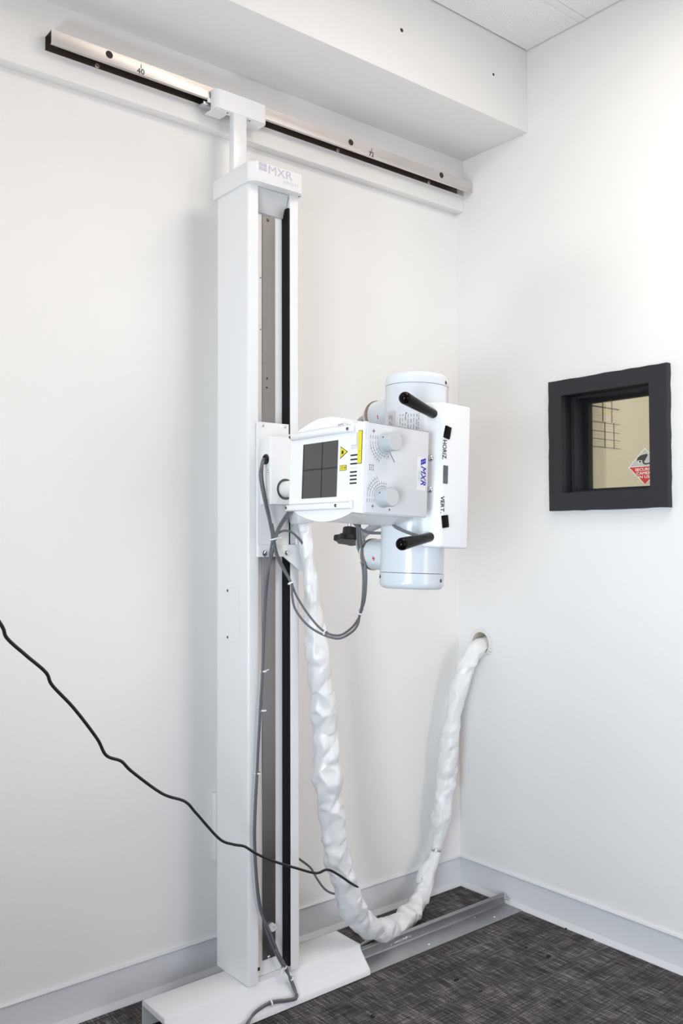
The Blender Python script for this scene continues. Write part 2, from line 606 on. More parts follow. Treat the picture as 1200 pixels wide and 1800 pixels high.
def ring(bb, x0, x1, oy0, oy1, oz0, oz1, iy0, iy1, iz0, iz1, bev=0.0):
    bb.box(x0, x1, oy0, oy1, iz1, oz1, bev)
    bb.box(x0, x1, oy0, oy1, oz0, iz0, bev)
    bb.box(x0, x1, oy0, iy0, iz0, iz1, bev)
    bb.box(x0, x1, iy1, oy1, iz0, iz1, bev)


# casing with slightly wavy hand-trimmed outer edge
wb = B()


def casing():
    n = 14
    rnd = random.Random(5)
    oy0, oy1, oz0, oz1 = -0.803, -0.402, 1.256, 1.655
    iy0, iy1, iz0, iz1 = -0.748, -0.4505, 1.310, 1.607
    outer, inner = [], []
    cs = [((oy1, oz0), (oy1, oz1), (iy1, iz0), (iy1, iz1)), ((oy1, oz1), (oy0, oz1), (iy1, iz1), (iy0, iz1)),
          ((oy0, oz1), (oy0, oz0), (iy0, iz1), (iy0, iz0)), ((oy0, oz0), (oy1, oz0), (iy0, iz0), (iy1, iz0))]
    for a, bb, c, d in cs:
        for k in range(n):
            t = k / n
            j = 0 if k == 0 else rnd.uniform(-0.0012, 0.0012)
            horizontal = abs(a[1] - bb[1]) < 1e-6
            outer.append((a[0] + (bb[0] - a[0]) * t + (0 if horizontal else j), a[1] + (bb[1] - a[1]) * t + (j if horizontal else 0)))
            inner.append((c[0] + (d[0] - c[0]) * t, c[1] + (d[1] - c[1]) * t))
    t = bmesh.new()
    V = lambda L, x: [t.verts.new((x, p[0], p[1])) for p in L]
    of = V([(p[0] * 0.996 + -0.6025 * 0.004, p[1] * 0.997 + 1.4555 * 0.003) for p in outer], -0.0205)
    om, ob, fi, bi = V(outer, -0.0185), V(outer, 0.0), V(inner, -0.0205), V(inner, 0.0)
    N = len(outer)
    for i in range(N):
        j = (i + 1) % N
        t.faces.new((of[i], of[j], fi[j], fi[i]))
        t.faces.new((of[i], of[j], om[j], om[i]))
        t.faces.new((om[i], om[j], ob[j], ob[i]))
        t.faces.new((fi[i], fi[j], bi[j], bi[i]))
        t.faces.new((ob[i], ob[j], bi[j], bi[i]))
    bmesh.ops.recalc_face_normals(t, faces=t.faces)
    return t


wb.add(casing())
win = wb.obj('window_1', 'frame', **S)
j1 = B()
ring(j1, 0.0, 0.030, hy0, hy1, hz0, hz1, -0.748, -0.4505, 1.310, 1.607)
j1.obj('jamb', 'jamb', win)
j2 = B()
ring(j2, 0.030, 0.082, hy0, hy1, hz0, hz1, -0.737, -0.4615, 1.318, 1.599)
j2.obj('stop', 'frame', win)
j3 = B()
ring(j3, 0.082, 0.104, hy0, hy1, hz0, hz1, -0.723, -0.4755, 1.3245, 1.5905)
j3.obj('glazing_bead', 'jamb', win)
B().box(0.089, 0.096, -0.726, -0.4725, 1.3215, 1.5935).obj('pane', 'glass', win)
# security sign stuck on the pane
sx = 0.0884
cy, cz, hd = -0.6655, 1.382, 0.0553
sg = B().prism([(cy, cz + hd), (cy - hd, cz), (cy, cz - hd), (cy + hd, cz)], sx, sx + 0.0004, YZ).obj(
    'security_sign', 'signwhite', label='diamond red and white security camera sticker on the window pane', category='sign')
k = 0.94
B().prism([(cy, cz + hd * k), (cy - hd * k + 0.002, cz + 0.002), (cy + hd * k - 0.002, cz + 0.002)], sx - 0.0002, sx, YZ).obj('pale_half', 'signgrey', sg)
B().prism([(cy, cz - hd * k), (cy - hd * k, cz), (cy + hd * k, cz)], sx - 0.0002, sx, YZ).obj('red_half', 'red', sg, label='red lower half')
for s_, z_, sz in (('SECURITY', 1.3735, 0.0118), ('CAMERA', 1.3625, 0.0118), ('IN USE', 1.3515, 0.0118)):
    text(s_, sz, 'signwhite', sg, (sx - 0.0004, cy, z_), (0, -1, 0), (0, 0, 1), bold=0.0002, stretch=1.25)
cb = B()
f = lambda p, q, t: (t, cy - p, cz + q)
cb.prism([(-0.026, 0.021), (-0.024, 0.0275), (-0.014, 0.0335), (0.006, 0.037), (0.010, 0.0335), (0.001, 0.019), (-0.004, 0.0125), (-0.020, 0.0125)], sx - 0.0004, sx - 0.0002, f)
cb.prism([(-0.006, 0.013), (-0.002, 0.013), (0.003, 0.0085), (0.003, 0.005), (-0.006, 0.0085)], sx - 0.0004, sx - 0.0002, f)
cb.prism([(0.0, 0.005), (0.018, 0.007), (0.018, 0.011), (0.0, 0.009)], sx - 0.0004, sx - 0.0002, f)
cb.prism([(0.016, 0.003), (0.022, 0.003), (0.022, 0.016), (0.016, 0.014)], sx - 0.0004, sx - 0.0002, f)
cb.obj('camera_emblem', 'signdark', sg)
cb = B()
cb.prism([(-0.0225, 0.0105), (-0.0095, 0.0105), (-0.0085, 0.019), (-0.0215, 0.0195)], sx - 0.0006, sx - 0.0004, f)
cb.obj('lens_rim', 'signwhite', sg)
cb = B()
cb.prism([(-0.0195, 0.0125), (-0.012, 0.0125), (-0.0115, 0.0175), (-0.019, 0.0175)], sx - 0.0008, sx - 0.0006, f)
cb.obj('lens', 'signdark', sg)

# the booth beyond the glass
B().box(WT, 1.9, 0.10, 0.16, 0, H).obj('wall_booth_back', 'booth', **S)
B().box(1.9, 1.96, -2.2, 0.16, 0, H).obj('wall_booth_right', 'booth', **S)
B().box(WT, 1.96, -2.26, -2.2, 0, H).obj('wall_booth_front', 'booth', **S)
B().box(WT, 1.96, -2.26, 0.16, H, H + 0.06).obj('ceiling_booth', 'tbar', **S)
B().box(WT, 1.96, -2.26, 0.16, -0.06, 0.0).obj('floor_booth', 'carpet', **S)
B().box(WT, WT + 0.004, -2.2, -0.80, 0, H).obj('wall_booth_left', 'booth', **S)


def chart(label, x0, x1, z0, z1, cols, rows, yel):
    y = 0.10
    t = B().box(x0, x1, y - 0.002, y, z0, z1).obj('wall_chart', 'paper', label=label, category='chart', group='charts on the booth wall')
    lb = B()
    for c in cols:
        lb.box(c - 0.0035, c + 0.0035, y - 0.0032, y - 0.002, z0, z1)
    lb.obj('column_rule', 'paperline', t, kind='stuff')
    lb = B()
    for r, th in rows:
        lb.box(x0, x1, y - 0.0030, y - 0.002, r - th, r + th)
    lb.obj('row_rule', 'paperline', t, kind='stuff')
    rnd = random.Random(int(x0 * 1000 + z0 * 100))
    tb = B()
    ez = [z0] + [r for r, _ in rows] + [z1]
    ex = [x0] + list(cols) + [x1]
    for a, bz in zip(sorted(ez), sorted(ez)[1:]):
        n = int((bz - a) / 0.011)
        for i in range(1, n):
            z = a + (bz - a) * i / n
            for c0, c1 in zip(ex, ex[1:]):
                p = c0 + 0.008
                while p < c1 - 0.014:
                    L = rnd.uniform(0.004, 0.014)
                    if rnd.random() < 0.6:
                        tb.box(p, p + L, y - 0.0026, y - 0.002, z - 0.0015, z + 0.0015)
                    p += L + 0.006
    tb.obj('fine_print', 'papertext', t, kind='stuff')
    for q in yel:
        B().box(q[0], q[1], y - 0.0024, y - 0.002, q[2], q[3]).obj('yellow_block', 'paperyellow', t)
    return t


chart('upper pale chart sheet with dark grid lines seen through the window pane', 0.70, 1.118, 1.668, 1.90, (0.80, 0.90, 0.998, 1.064),
      ((1.728, 0.0028), (1.80, 0.002)), ((1.003, 1.06, 1.700, 1.722),))
chart('lower pale chart sheet of three rows seen through the window pane', 0.70, 1.124, 1.556, 1.666, (0.80, 0.90, 1.011, 1.078),
      ((1.559, 0.001), (1.592, 0.0012), (1.625, 0.0012), (1.662, 0.0012)), ())

# ------------------------------------------------------------------ overhead wall rail
rl = thing('wall_rail', 'long steel channel rail fixed high on the wall under the soffit', 'rail', (-0.735, -0.0345, 2.343))
x0, x1 = -1.467, -0.003
th = 0.0022
B().prism([(-0.0345, 2.3515), (-0.0345, 2.386), (-0.0780, 2.386), (-0.0780, 2.352), (-0.0725, 2.3492), (-0.0725, 2.3512), (-0.0755, 2.3535),
           (-0.0755, 2.3835), (-0.0367, 2.3835), (-0.0367, 2.3515)], x0, x1, YZ, 0.0005, seg=1).obj('channel', 'rail', rl)
B().box(x0 + 0.0004, x1 - 0.03, -0.0374, -0.0368, 2.3516, 2.3832).obj('inner_dark_sheet', 'railin', rl, label='dark inner face of the channel')  # thin dark sheet laid over the channel's inner face
B().box(x0 + 0.0004, x1 - 0.03, -0.0752, -0.037, 2.3828, 2.3834).obj('inner_dark_sheet', 'railin', rl, label='dark inner face of the channel')
for hx in (-1.321, -0.541, -0.151):
    B().rev([(0, 0.0008), (0.0085, 0.0008), (0.0095, 0.0)], (hx, -0.0780, 2.3735), (0, -1, 0), 24).obj('bolt_hole', 'holedark', rl)
for hx in (-1.335, -0.56, -0.17):
    B().cyl((hx, -0.0374, 2.3575), (hx, -0.0405, 2.3575), 0.006, 0.001, 18).obj('reflection_spot', 'rail', rl)  # raised steel discs standing in for light reflected through the bolt holes
for s_, x, z in (('40', -1.236, 2.359), ('72', -0.459, 2.3585)):
    text(s_, 0.021, 'marker', rl, (x, -0.0783, z), (1, 0, 0.06), (0, 0, 1), bold=0.0003, name='marker_number')
    B().prism([(-0.0012, 0), (0.0012, 0), (0.0008, 0.0105), (-0.0008, 0.0105)], -0.0784, -0.0781, lambda p, q, t, x=x, z=z: (x + p + 0.001, t, z + 0.009 + q)).obj('marker_tick', 'marker', rl)

# ------------------------------------------------------------------ floor rail
fr = thing('floor_rail', 'grey steel angle rail screwed along the carpet below the column', 'rail', (-0.65, -0.25, 0.0))
B().prism([(-0.287, 0.0), (-0.287, 0.0035), (-0.2175, 0.0045), (-0.2150, 0.0075), (-0.2140, 0.026), (-0.2155, 0.030), (-0.2120, 0.0345), (-0.2070, 0.035),
           (-0.2035, 0.032), (-0.2045, 0.027), (-0.2060, 0.024), (-0.2075, 0.0)], -1.24, -0.024, YZ, 0.0004, seg=1).obj('angle_bar', 'floorrail', fr, angle=50)
for x, y in ((-0.128, -0.262), (-0.415, -0.265), (-0.176, -0.225)):
    B().sphere((x, y, 0.0042), 0.005 if y < -0.24 else 0.0028, (1, 1, 0.45)).obj('screw', 'screw', fr)
B().cyl((-0.024, -0.2085, 0.024), (-0.013, -0.2085, 0.024), 0.0075, 0.001, 6).obj('end_bolt', 'screw', fr)
B().rev([(0, 0), (0.004, 0), (0.004, 0.018), (0, 0.018)], (-0.026, -0.214, 0.02), (0.3, -1, 0), 10).obj('end_bolt', 'screw', fr)
rnd = random.Random(2)
sb = B()
for i in range(26):
    a = rnd.uniform(-0.52, -0.44)
    sb.box(a, a + rnd.uniform(0.002, 0.007), -0.2149, -0.2142, 0.012 + (a + 0.52) * 0.05 + rnd.uniform(-0.002, 0.003), 0.014 + (a + 0.52) * 0.05 + rnd.uniform(0, 0.003))
sb.obj('scuff', 'label', fr, kind='stuff')

# ------------------------------------------------------------------ x-ray machine: floor stand
xm = thing('x_ray_machine', 'white x-ray machine with tall column, arm, tube head and collimator on a floor rail', 'x-ray machine', (-0.95, -0.19, 0.0))

CX0, CX1, CYF, CYB = -1.028, -0.870, -0.255, -0.110
col = B()
pf = [(CX0, CYB)] + arc(CX0 + 0.007, CYF + 0.007, 0.007, 180, 270, 5) + [(-0.998, CYF), (-0.998, -0.227), (-0.898, -0.227), (-0.898, CYF)] \
    + arc(CX1 - 0.004, CYF + 0.004, 0.004, 270, 360, 4) + [(CX1, CYB)]
col.prism(pf, 0.0715, 2.074, XY)
col = col.obj('column', 'white', xm)
B().box(-0.9045, -0.898, -0.2535, -0.2268, 0.084, 2.036).obj('slot_liner', 'slot', col, label='black liner in the column slot')
st = B().box(-0.9675, -0.9280, -0.2300, -0.2268, 0.108, 2.011, 0.0006, 1).obj('metal_strip', 'strip', col, label='brushed steel strip in the column recess')


def screw(parent, p, d, r=0.004, m='screw', name='screw', h=0.45):
    a = Vector(d).normalized()
    return B().rev([(0, r * h), (r * 0.3, r * h * 0.95), (r * 0.75, r * h * 0.6), (r, 0), (r, -r * 0.3)], p, a, 14).obj(name, m, parent)


for x, z, m in ((-0.951, 2.000, 'darkscrew'), (-0.948, 0.112, 'screw')):
    screw(col, (x, -0.230, z), (0, -1, 0), 0.0045, m)
B().rev([(0, 0.004), (0.0045, 0.004), (0.005, 0.0085), (0.0095, 0.008), (0.0105, 0.004), (0.0105, 0)], (-0.9405, -0.230, 0.1855), (0, -1, 0), 20).obj('bumper', 'tie', col, label='small white round bumper')
for z in (1.846, 1.712):
    B().rev([(0, 0.0004), (0.0018, 0.0004), (0.0018, 0)], (-0.9715, -0.2270, z), (0, -1, 0), 8).obj('pin_hole', 'ink', col)
for x, z in ((-0.9535, 1.587), (-0.9545, 1.563)):
    B().rev([(0, 0.0004), (0.0025, 0.0003), (0.003, 0)], (x, -0.2300, z), (0, -1, 0), 8).obj('pin_hole', 'ink', col)
B().box(-1.0, -0.9935, -0.2562, -0.2550, 0.102, 0.110, 0.0003, 1).obj('corner_clip', 'darkscrew', col)
# access plate on the left side
ap = B().box(CX0 - 0.0012, CX0, -0.216, -0.112, 0.912, 1.049, 0.0004, 1).obj('access_plate', 'white', col)
for z in (1.040, 0.921):
    screw(col, (CX0 - 0.0012, -0.1615, z), (-1, 0, 0), 0.0038, 'darkscrew')
# deflector below the cap
B().prism([(-0.2515, 2.070), (-0.2525, 2.070), (-0.2320, 2.014), (-0.2290, 2.013), (-0.228, 2.018), (-0.229, 2.070)], -0.9985, -0.9005, YZ, 0.0005, seg=1).obj('deflector', 'deflect', col)
# cap with the maker's logo
cp = [(-1.035, -0.096), (-1.035, -0.262), (-1.019, -0.280), (-0.879, -0.280), (-0.863, -0.262), (-0.863, -0.096)]
cap = B().prism(cp, 2.0715, 2.1225, XY, 0.0022, bevall=False).obj('cap', 'white', xm)
lx, lz = -1.008, 2.1
pl_ = B()
for i in range(2):
    for j in range(2):
        u0, w0 = -1.0125 + i * 0.0125, 2.1005 + j * 0.0105 - i * 0.0
        pl_.prism([(u0, w0), (u0 + 0.0112, w0), (u0 + 0.0112, w0 + 0.0095), (u0, w0 + 0.0095)], -0.2805, -0.28005, XZ)
pl_.obj('logo_squares', 'logo', cap)
text('MXR', 0.0315, 'logo', cap, (-0.9855, -0.2804, 2.1075), (1, 0, 0), (0, 0, 1), bold=0.0002, align='LEFT', stretch=1.16, name='lettering')
text('INTEGRITY', 0.0105, 'logo', cap, (-0.9375, -0.2804, 2.0875), (1, 0, 0), (0, 0, 1), align='LEFT', stretch=0.95, name='lettering')
B().box(-1.0165, -0.8815, -0.2803, -0.2800, 2.0745, 2.1195).obj('logo_plate', 'label', cap)
for x in (-0.873,):
    screw(cap, (x, -0.262, 2.0715), (0, 0, -1), 0.003, 'darkscrew')
# post to the wall rail and its trolley cover
B().box(-0.976, -0.9335, -0.105, -0.082, 2.118, 2.330, 0.003).obj('post', 'white', xm)
tr = B()
tp = [(-1.034, -0.082)] + arc(-1.034 + 0.0185, -0.1065 + 0.0185, 0.0185, 180, 270, 6) + arc(-0.8685 - 0.010, -0.1065 + 0.010, 0.010, 270, 360, 5) + [(-0.8685, -0.082)]
tr.prism(tp, 2.322, 2.3745, XY, 0.0012, seg=1)
tro = tr.obj('trolley_cover', 'white', xm)
B().box(-1.0335, -0.985, -0.1, -0.050, 2.3205, 2.3225, 0.0008, 1).obj('cover_flange', 'white', tro)
B().box(-0.924, -0.869, -0.1, -0.050, 2.3205, 2.3225, 0.0008, 1).obj('cover_flange', 'white', tro)
B().box(-1.050, -0.875, -0.072, -0.042, 2.338, 2.346, 0.002).obj('roller_bracket', 'screw', tro)
B().box(-1.043, -1.033, -0.084, -0.079, 2.340, 2.352, 0.001).obj('guide_clip', 'white', tro)
for x in (-0.99, -0.919):
    screw(tro, (x, -0.096, 2.3205), (0, 0, -1), 0.003, 'darkscrew')

# base cover (folded sheet over the floor rail)
o_ = [(-0.138, 0.004), (-0.138, 0.0615), (-0.1405, 0.068), (-0.147, 0.0715), (-0.2480, 0.0695), (-0.2508, 0.0675), (-0.2528, 0.0570), (-0.2895, 0.0185), (-0.2922, 0.0150), (-0.2925, 0.003)]
i_ = [(-0.2900, 0.003), (-0.2898, 0.0140), (-0.2875, 0.0165), (-0.2505, 0.0555), (-0.2490, 0.0650), (-0.2465, 0.0670), (-0.147, 0.0690), (-0.1425, 0.0665), (-0.1405, 0.0615), (-0.1405, 0.004)]
base = B().prism(o_ + i_, -1.2535, -0.662, YZ, 0).obj('base_cover', 'white', xm, angle=50)
B().prism([(-0.139, 0.0625), (-0.1475, 0.0708), (-0.246, 0.0683), (-0.252, 0.060), (-0.250, 0.054), (-0.14, 0.056)], -1.2545, -1.2520, YZ, 0.0006, seg=1).obj('end_lip', 'white', base)
B().prism(o_[:1] + o_[1:], -0.6635, -0.6625, YZ).obj('end_lip', 'white', base)
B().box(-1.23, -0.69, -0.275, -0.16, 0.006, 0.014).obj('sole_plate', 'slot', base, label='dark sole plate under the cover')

# ------------------------------------------------------------------ carriage and arm
cr = B().box(-1.0055, -0.9075, -0.2625, -0.2560, 1.1275, 1.4680, 0.001, 1).obj('carriage_plate', 'white', xm)
for x, z in ((-0.988, 1.4595), (-0.920, 1.4605)):
    screw(cr, (x, -0.2625, z), (0, -1, 0), 0.0045)
B().prism([(-1.0055, 1.1275), (-1.0055, 1.158), (-0.8640, 1.158), (-0.8625, 1.155), (-0.8625, 1.095), (-0.868, 1.0885), (-0.877, 1.0905), (-0.9285, 1.1275)], -0.2668, -0.2625, XZ, 0.0006, seg=1).obj('gusset', 'white', cr)


def hexbolt(parent, p, d, r=0.0075):
    a = Vector(d).normalized()
    b = B().rev([(0, 0.0015), (r * 1.15, 0.0015), (r * 1.15, 0)], p, a, 20)
    b.rev([(0, r * 0.8), (r * 0.72, r * 0.8), (r * 0.85, r * 0.65), (r * 0.85, 0.0015)], p, a, 6)
    return b.obj('hex_bolt', 'screw', parent, angle=25)


B().box(-0.8870, -0.8665, -0.2665, -0.2560, 1.156, 1.174, 0.001, 1).obj('cable_clip', 'white', cr)
for x in (-0.985, -0.9165):
    hexbolt(cr, (x, -0.2668, 1.1365), (0, -1, 0))
cvp = [(-0.996, -0.2560)] + arc(-0.996 + 0.006, -0.306 + 0.006, 0.006, 180, 270, 5) + arc(-0.895 - 0.006, -0.306 + 0.006, 0.006, 270, 360, 5) + [(-0.895, -0.256)]
cov = B().prism(cvp, 1.259, 1.4285, XY, 0.002, seg=2).obj('carriage_cover', 'white', cr)
B().rev([(0, 0.0006), (0.0095, 0.0006), (0.0095, 0.003), (0.0125, 0.003), (0.0135, 0)], (-0.996, -0.287, 1.371), (-1, 0, 0), 20).obj('grommet', 'black', cr)
screw(cr, (-0.9962, -0.2965, 1.341), (-0.7, -0.7, 0), 0.0042)
B().tube([(-0.9965, -0.287, 1.362), (-0.9985, -0.289, 1.33), (-0.9975, -0.289, 1.268)], 0.0011, 6).obj('white_wire', 'tie', cr)
B().tube([(-0.9965, -0.291, 1.362), (-0.9985, -0.2975, 1.33), (-0.9965, -0.304, 1.268)], 0.0011, 6).obj('white_wire', 'tie', cr)
AX, AZ = -0.950, 1.297
B().rev([(0.0, 0.0005), (0.0250, 0.0005), (0.0255, 0.0012), (0.0262, 0.0012), (0.0266, 0)], (AX, -0.306, AZ), (0, -1, 0), 32).obj('collar', 'darkscrew', cr, label='dark ring round the arm')
arm = B().cyl((AX, -0.25, AZ), (AX, -0.56, AZ), 0.0205, 0, 32)
arm.cyl((AX, -0.50, AZ), (AX, -0.66, AZ), 0.036, 0.004, 32)
arm = arm.obj('arm', 'white', xm)

# star knob lock below the arm
kn = B()
kc = Vector((-0.950, -0.557, 1.171))
star = []
for i in range(60):
    a = 2 * PI * i / 60
    rr = 0.0340 + 0.0035 * max(-0.7, math.cos(7 * a + 1.0))
    star.append((kc.x + rr * math.cos(a), kc.y + rr * math.sin(a)))
kn.prism(star, kc.z - 0.007, kc.z + 0.006, XY, 0.002, seg=1, bevall=True)
kn.cyl((kc.x, kc.y, kc.z + 0.004), (kc.x, kc.y, kc.z + 0.027), 0.0185, 0.0015, 24)
tilt = Matrix.Translation(kc) @ Vector((0, 0, 1)).rotation_difference(Vector((0.23, 0.10, 0.95))).to_matrix().to_4x4() @ Matrix.Translation(-kc)
kn.xf(tilt)
kn = kn.obj('lock_knob', 'black', arm, label='black star knob under the arm', angle=30)
B().cyl((kc.x + 0.001, kc.y, kc.z + 0.022), (kc.x - 0.006, kc.y, AZ - 0.03), 0.0048, 0, 14).obj('knob_shaft', 'screw', arm)

# ------------------------------------------------------------------ tube head, in its own tilted frame (u, y, w)
T = Matrix.Translation(Vector((AX, 0, AZ))) @ Matrix.Rotation(math.radians(2.6), 4, 'Y')
TY = -0.77
TR = 0.0668
th_ = B()
th_.rev([(0, -0.196), (TR, -0.196), (TR, 0.193), (0, 0.193)], (0, TY, 0), (0, 0, 1), 64)
th_.prism([(-0.045, -0.075), (0.045, -0.075), (0.045, 0.075), (-0.045, 0.075)], TY + 0.03, -0.655, XZ, 0.006)
th_.prism([(-0.055, TY - 0.05), (-0.082, TY - 0.05), (-0.082, TY + 0.05), (-0.055, TY + 0.05)], -0.06, 0.06, XY)
tube = th_.xf(T).obj('tube_housing', 'gloss', xm)
for sgn, z0, z1 in ((1, 0.1935, 0.2195), (-1, -0.1965, -0.2295)):
    L = abs(z1 - z0)
    r = TR + 0.0006
    pr = [(TR - 0.003, 0), (r, 0.0008), (r, L - 0.013)] + [(r - 0.013 + 0.013 * math.cos(a), L - 0.013 + 0.013 * math.sin(a)) for a in (0.3, 0.6, 0.9, 1.2, 1.57)] + [(0, L)]
    B().rev(pr, (0, TY, z0), (0, 0, sgn), 64).xf(T).obj('end_cap', 'gloss', tube)
ph0 = -129.3


def on_tube(phi, wv, r=TR):
    a = math.radians(phi)
    return Vector((r * math.cos(a), TY + r * math.sin(a), wv))


for phi, wv in ((ph0 + 58, 0.2005), (ph0 + 58, -0.2105), (ph0 - 80, -0.206)):
    p = T @ on_tube(phi, wv, TR + 0.0005)
    d = T.to_3x3() @ Vector((math.cos(math.radians(phi)), math.sin(math.radians(phi)), 0))
    screw(tube, p, d, 0.0042, 'darkscrew')
screw(tube, T @ on_tube(ph0 - 22, 0.130, TR), T.to_3x3() @ Vector((math.cos(math.radians(ph0 - 22)), math.sin(math.radians(ph0 - 22)), 0)), 0.0022, 'darkscrew')


def curved_plate(phi0, phi1, w0, w1, r, th=0.0006, n=12):
    t = bmesh.new()
    rows = []
    for k in range(n + 1):
        phi = phi0 + (phi1 - phi0) * k / n
        rows.append([t.verts.new(on_tube(phi, wv, rr)) for wv, rr in ((w0, r), (w0, r + th), (w1, r + th), (w1, r))])
    for a, b in zip(rows, rows[1:]):
        for i in range(4):
            j = (i + 1) % 4
            t.faces.new((a[i], b[i], b[j], a[j]))
    t.faces.new(rows[0])
    t.faces.new(rows[-1][::-1])
    bmesh.ops.recalc_face_normals(t, faces=t.faces)
    return t


B().add(curved_plate(ph0 - 66, ph0 - 44, 0.06, 0.137, TR)).xf(T).obj('rating_plate', 'silver', tube)
B().add(curved_plate(ph0 - 38, ph0 + 20, 0.055, 0.133, TR)).xf(T).obj('text_label', 'label', tube)
rnd = random.Random(11)
lines = B()
for phi in [ph0 - 60, ph0 - 56, ph0 - 52] + [ph0 - 34 + 5.0 * i for i in range(8)]:
    wv = 0.128
    while wv > 0.062:
        L = rnd.uniform(0.004, 0.014)
        lines.add(curved_plate(phi, phi + rnd.choice((1.3, 1.8)), wv - L, wv, TR + 0.0007, 0.0003, 2))
        wv -= L + rnd.uniform(0.002, 0.006)
lines.xf(T).obj('fine_print', 'paleink', tube, kind='stuff')
ph_t = ph0 + 3


def bend(a, b, c):
    return on_tube(ph_t + math.degrees(b / TR), 0.130 - a, TR + 0.0009 + c)


text('ROTANODE', 0.0115, 'ink', tube, None, (1, 0, 0), (0, 1, 0), bold=0.00035, align='LEFT', f=bend, T=T)

# high-voltage receptacles and their cables
for wv, mark in ((0.147, 'minus'), (-0.159, 'plus')):
    hb = B().rev([(0.034, 0), (0.034, 0.030), (0.0335, 0.078), (0, 0.078)], (0, -0.718, wv), (0, 1, 0), 40).xf(T)
    horn = hb.obj('cable_receptacle', 'gloss', tube)
    B().rev([(0.030, 0), (0.0348, 0), (0.0354, 0.0015), (0.0354, 0.0065), (0.0348, 0.008), (0.030, 0.008)], (0, -0.650, wv), (0, 1, 0), 40).xf(T).obj('brass_ring', 'brass', tube, label='brass coloured clamping ring')
    B().rev([(0.0335, 0), (0.0335, 0.006), (0.029, 0.012), (0.014, 0.018), (0.012, 0.026), (0, 0.026)], (0, -0.643, wv), (0, 1, 0), 32).xf(T).obj('receptacle_nut', 'gloss', tube)
    s = 1 if wv > 0 else -1
    if s < 0:
        pts = [(0, -0.632, wv), (-0.002, -0.612, wv + 0.004), (-0.003, -0.602, wv + 0.028), (-0.002, -0.625, wv + 0.050), (0.0, -0.665, wv + 0.066), (0.003, -0.72, wv + 0.070)]
    else:
        pts = [(0, -0.625, wv), (-0.003, -0.600, wv - 0.002), (-0.006, -0.588, wv - 0.02), (-0.004, -0.585, wv - 0.062), (0.0, -0.605, wv - 0.085), (0.003, -0.64, wv - 0.10)]
    B().tube(pts, 0.0085, 14).xf(T).obj('high_voltage_cable', 'hv', tube, label='light grey high voltage cable')
    # red polarity mark on the receptacle side
    ha = math.radians(196)
    P0 = Vector((0.0344 * math.cos(ha), -0.685, wv + 0.0344 * math.sin(ha)))
    nx = Vector((math.cos(ha), 0, math.sin(ha)))
    up = Vector((-math.sin(ha), 0, math.cos(ha)))
    if up.z < 0:
        up = -up
    yd = Vector((0, -1, 0))
    mk = B()

    def bar(a, b_):
        t = bmesh.new()
        vs = [t.verts.new(P0 + nx * 0.0002 + yd * p + up * q) for p, q in ((-a, -b_), (a, -b_), (a, b_), (-a, b_))]
        t.faces.new(vs)
        mk.add(t)
    if mark == 'plus':
        bar(0.0045, 0.0011)
        bar(0.0013, 0.005)
    else:
        bar(0.0011, 0.0045)
    mk.xf(T).obj('polarity_mark', 'redink', tube)

# collimator
UF, YFR = -0.240, -0.886


def bulge(y0, y1, z0, z1, dz, n):
    out = []
    for k in range(n + 1):
        t = k / n
        out.append((y0 + (y1 - y0) * t, z0 + (z1 - z0) * t + dz * math.sin(PI * t) ** 0.85))
    return out


prof = [(YFR, 0.0815), (YFR, -0.0885)] + bulge(-0.856, -0.668, -0.0855, -0.0775, -0.0205, 18) + [(-0.656, -0.073), (-0.656, 0.073)] + bulge(-0.668, -0.856, 0.0765, 0.0805, 0.0225, 18)
cb = B().prism(prof, UF, -0.080, YZ, 0.0).xf(T)
coll = cb.obj('collimator', 'white', xm, angle=30, label='white collimator box with two grey dials')
# front face panel with a thin raised edge
fp = B().prism([(-0.2365, -0.0875), (-0.0790, -0.0875), (-0.0790, 0.0812), (-0.2365, 0.0812)], YFR - 0.0045, YFR + 0.002, XZ, 0.0022, bevall=True).xf(T).obj('dial_panel', 'panel', coll)
YP = YFR - 0.0047
gr = B()
for a in (((-0.2350, 0.0795), (-0.0805, 0.0795), (-0.0805, 0.0802), (-0.2350, 0.0802)),):
    gr.prism(list(a), YP, YP + 0.0002, XZ)
gr.xf(T).obj('panel_edge_line', 'greyink', coll)


def ribbon(bb, cu, cw, r, a0, a1, wd=0.00035, n=24):
    pts = arc(cu, cw, r + wd, a0, a1, n)
    pin = arc(cu, cw, r - wd, a0, a1, n)
    t = bmesh.new()
    vo = [t.verts.new((p[0], YP, p[1])) for p in pts]
    vi = [t.verts.new((p[0], YP, p[1])) for p in pin]
    for k in range(n):
        t.faces.new((vo[k], vo[k + 1], vi[k + 1], vi[k]))
    bb.add(t)


def seg2(bb, p, q, wd, y=None):
    y = YP if y is None else y
    d = Vector((q[0] - p[0], q[1] - p[1]))
    n = Vector((-d.y, d.x)).normalized() * wd
    t = bmesh.new()
    t.faces.new([t.verts.new((a, y, b_)) for a, b_ in ((p[0] + n.x, p[1] + n.y), (q[0] + n.x, q[1] + n.y), (q[0] - n.x, q[1] - n.y), (p[0] - n.x, p[1] - n.y))])
    bb.add(t)


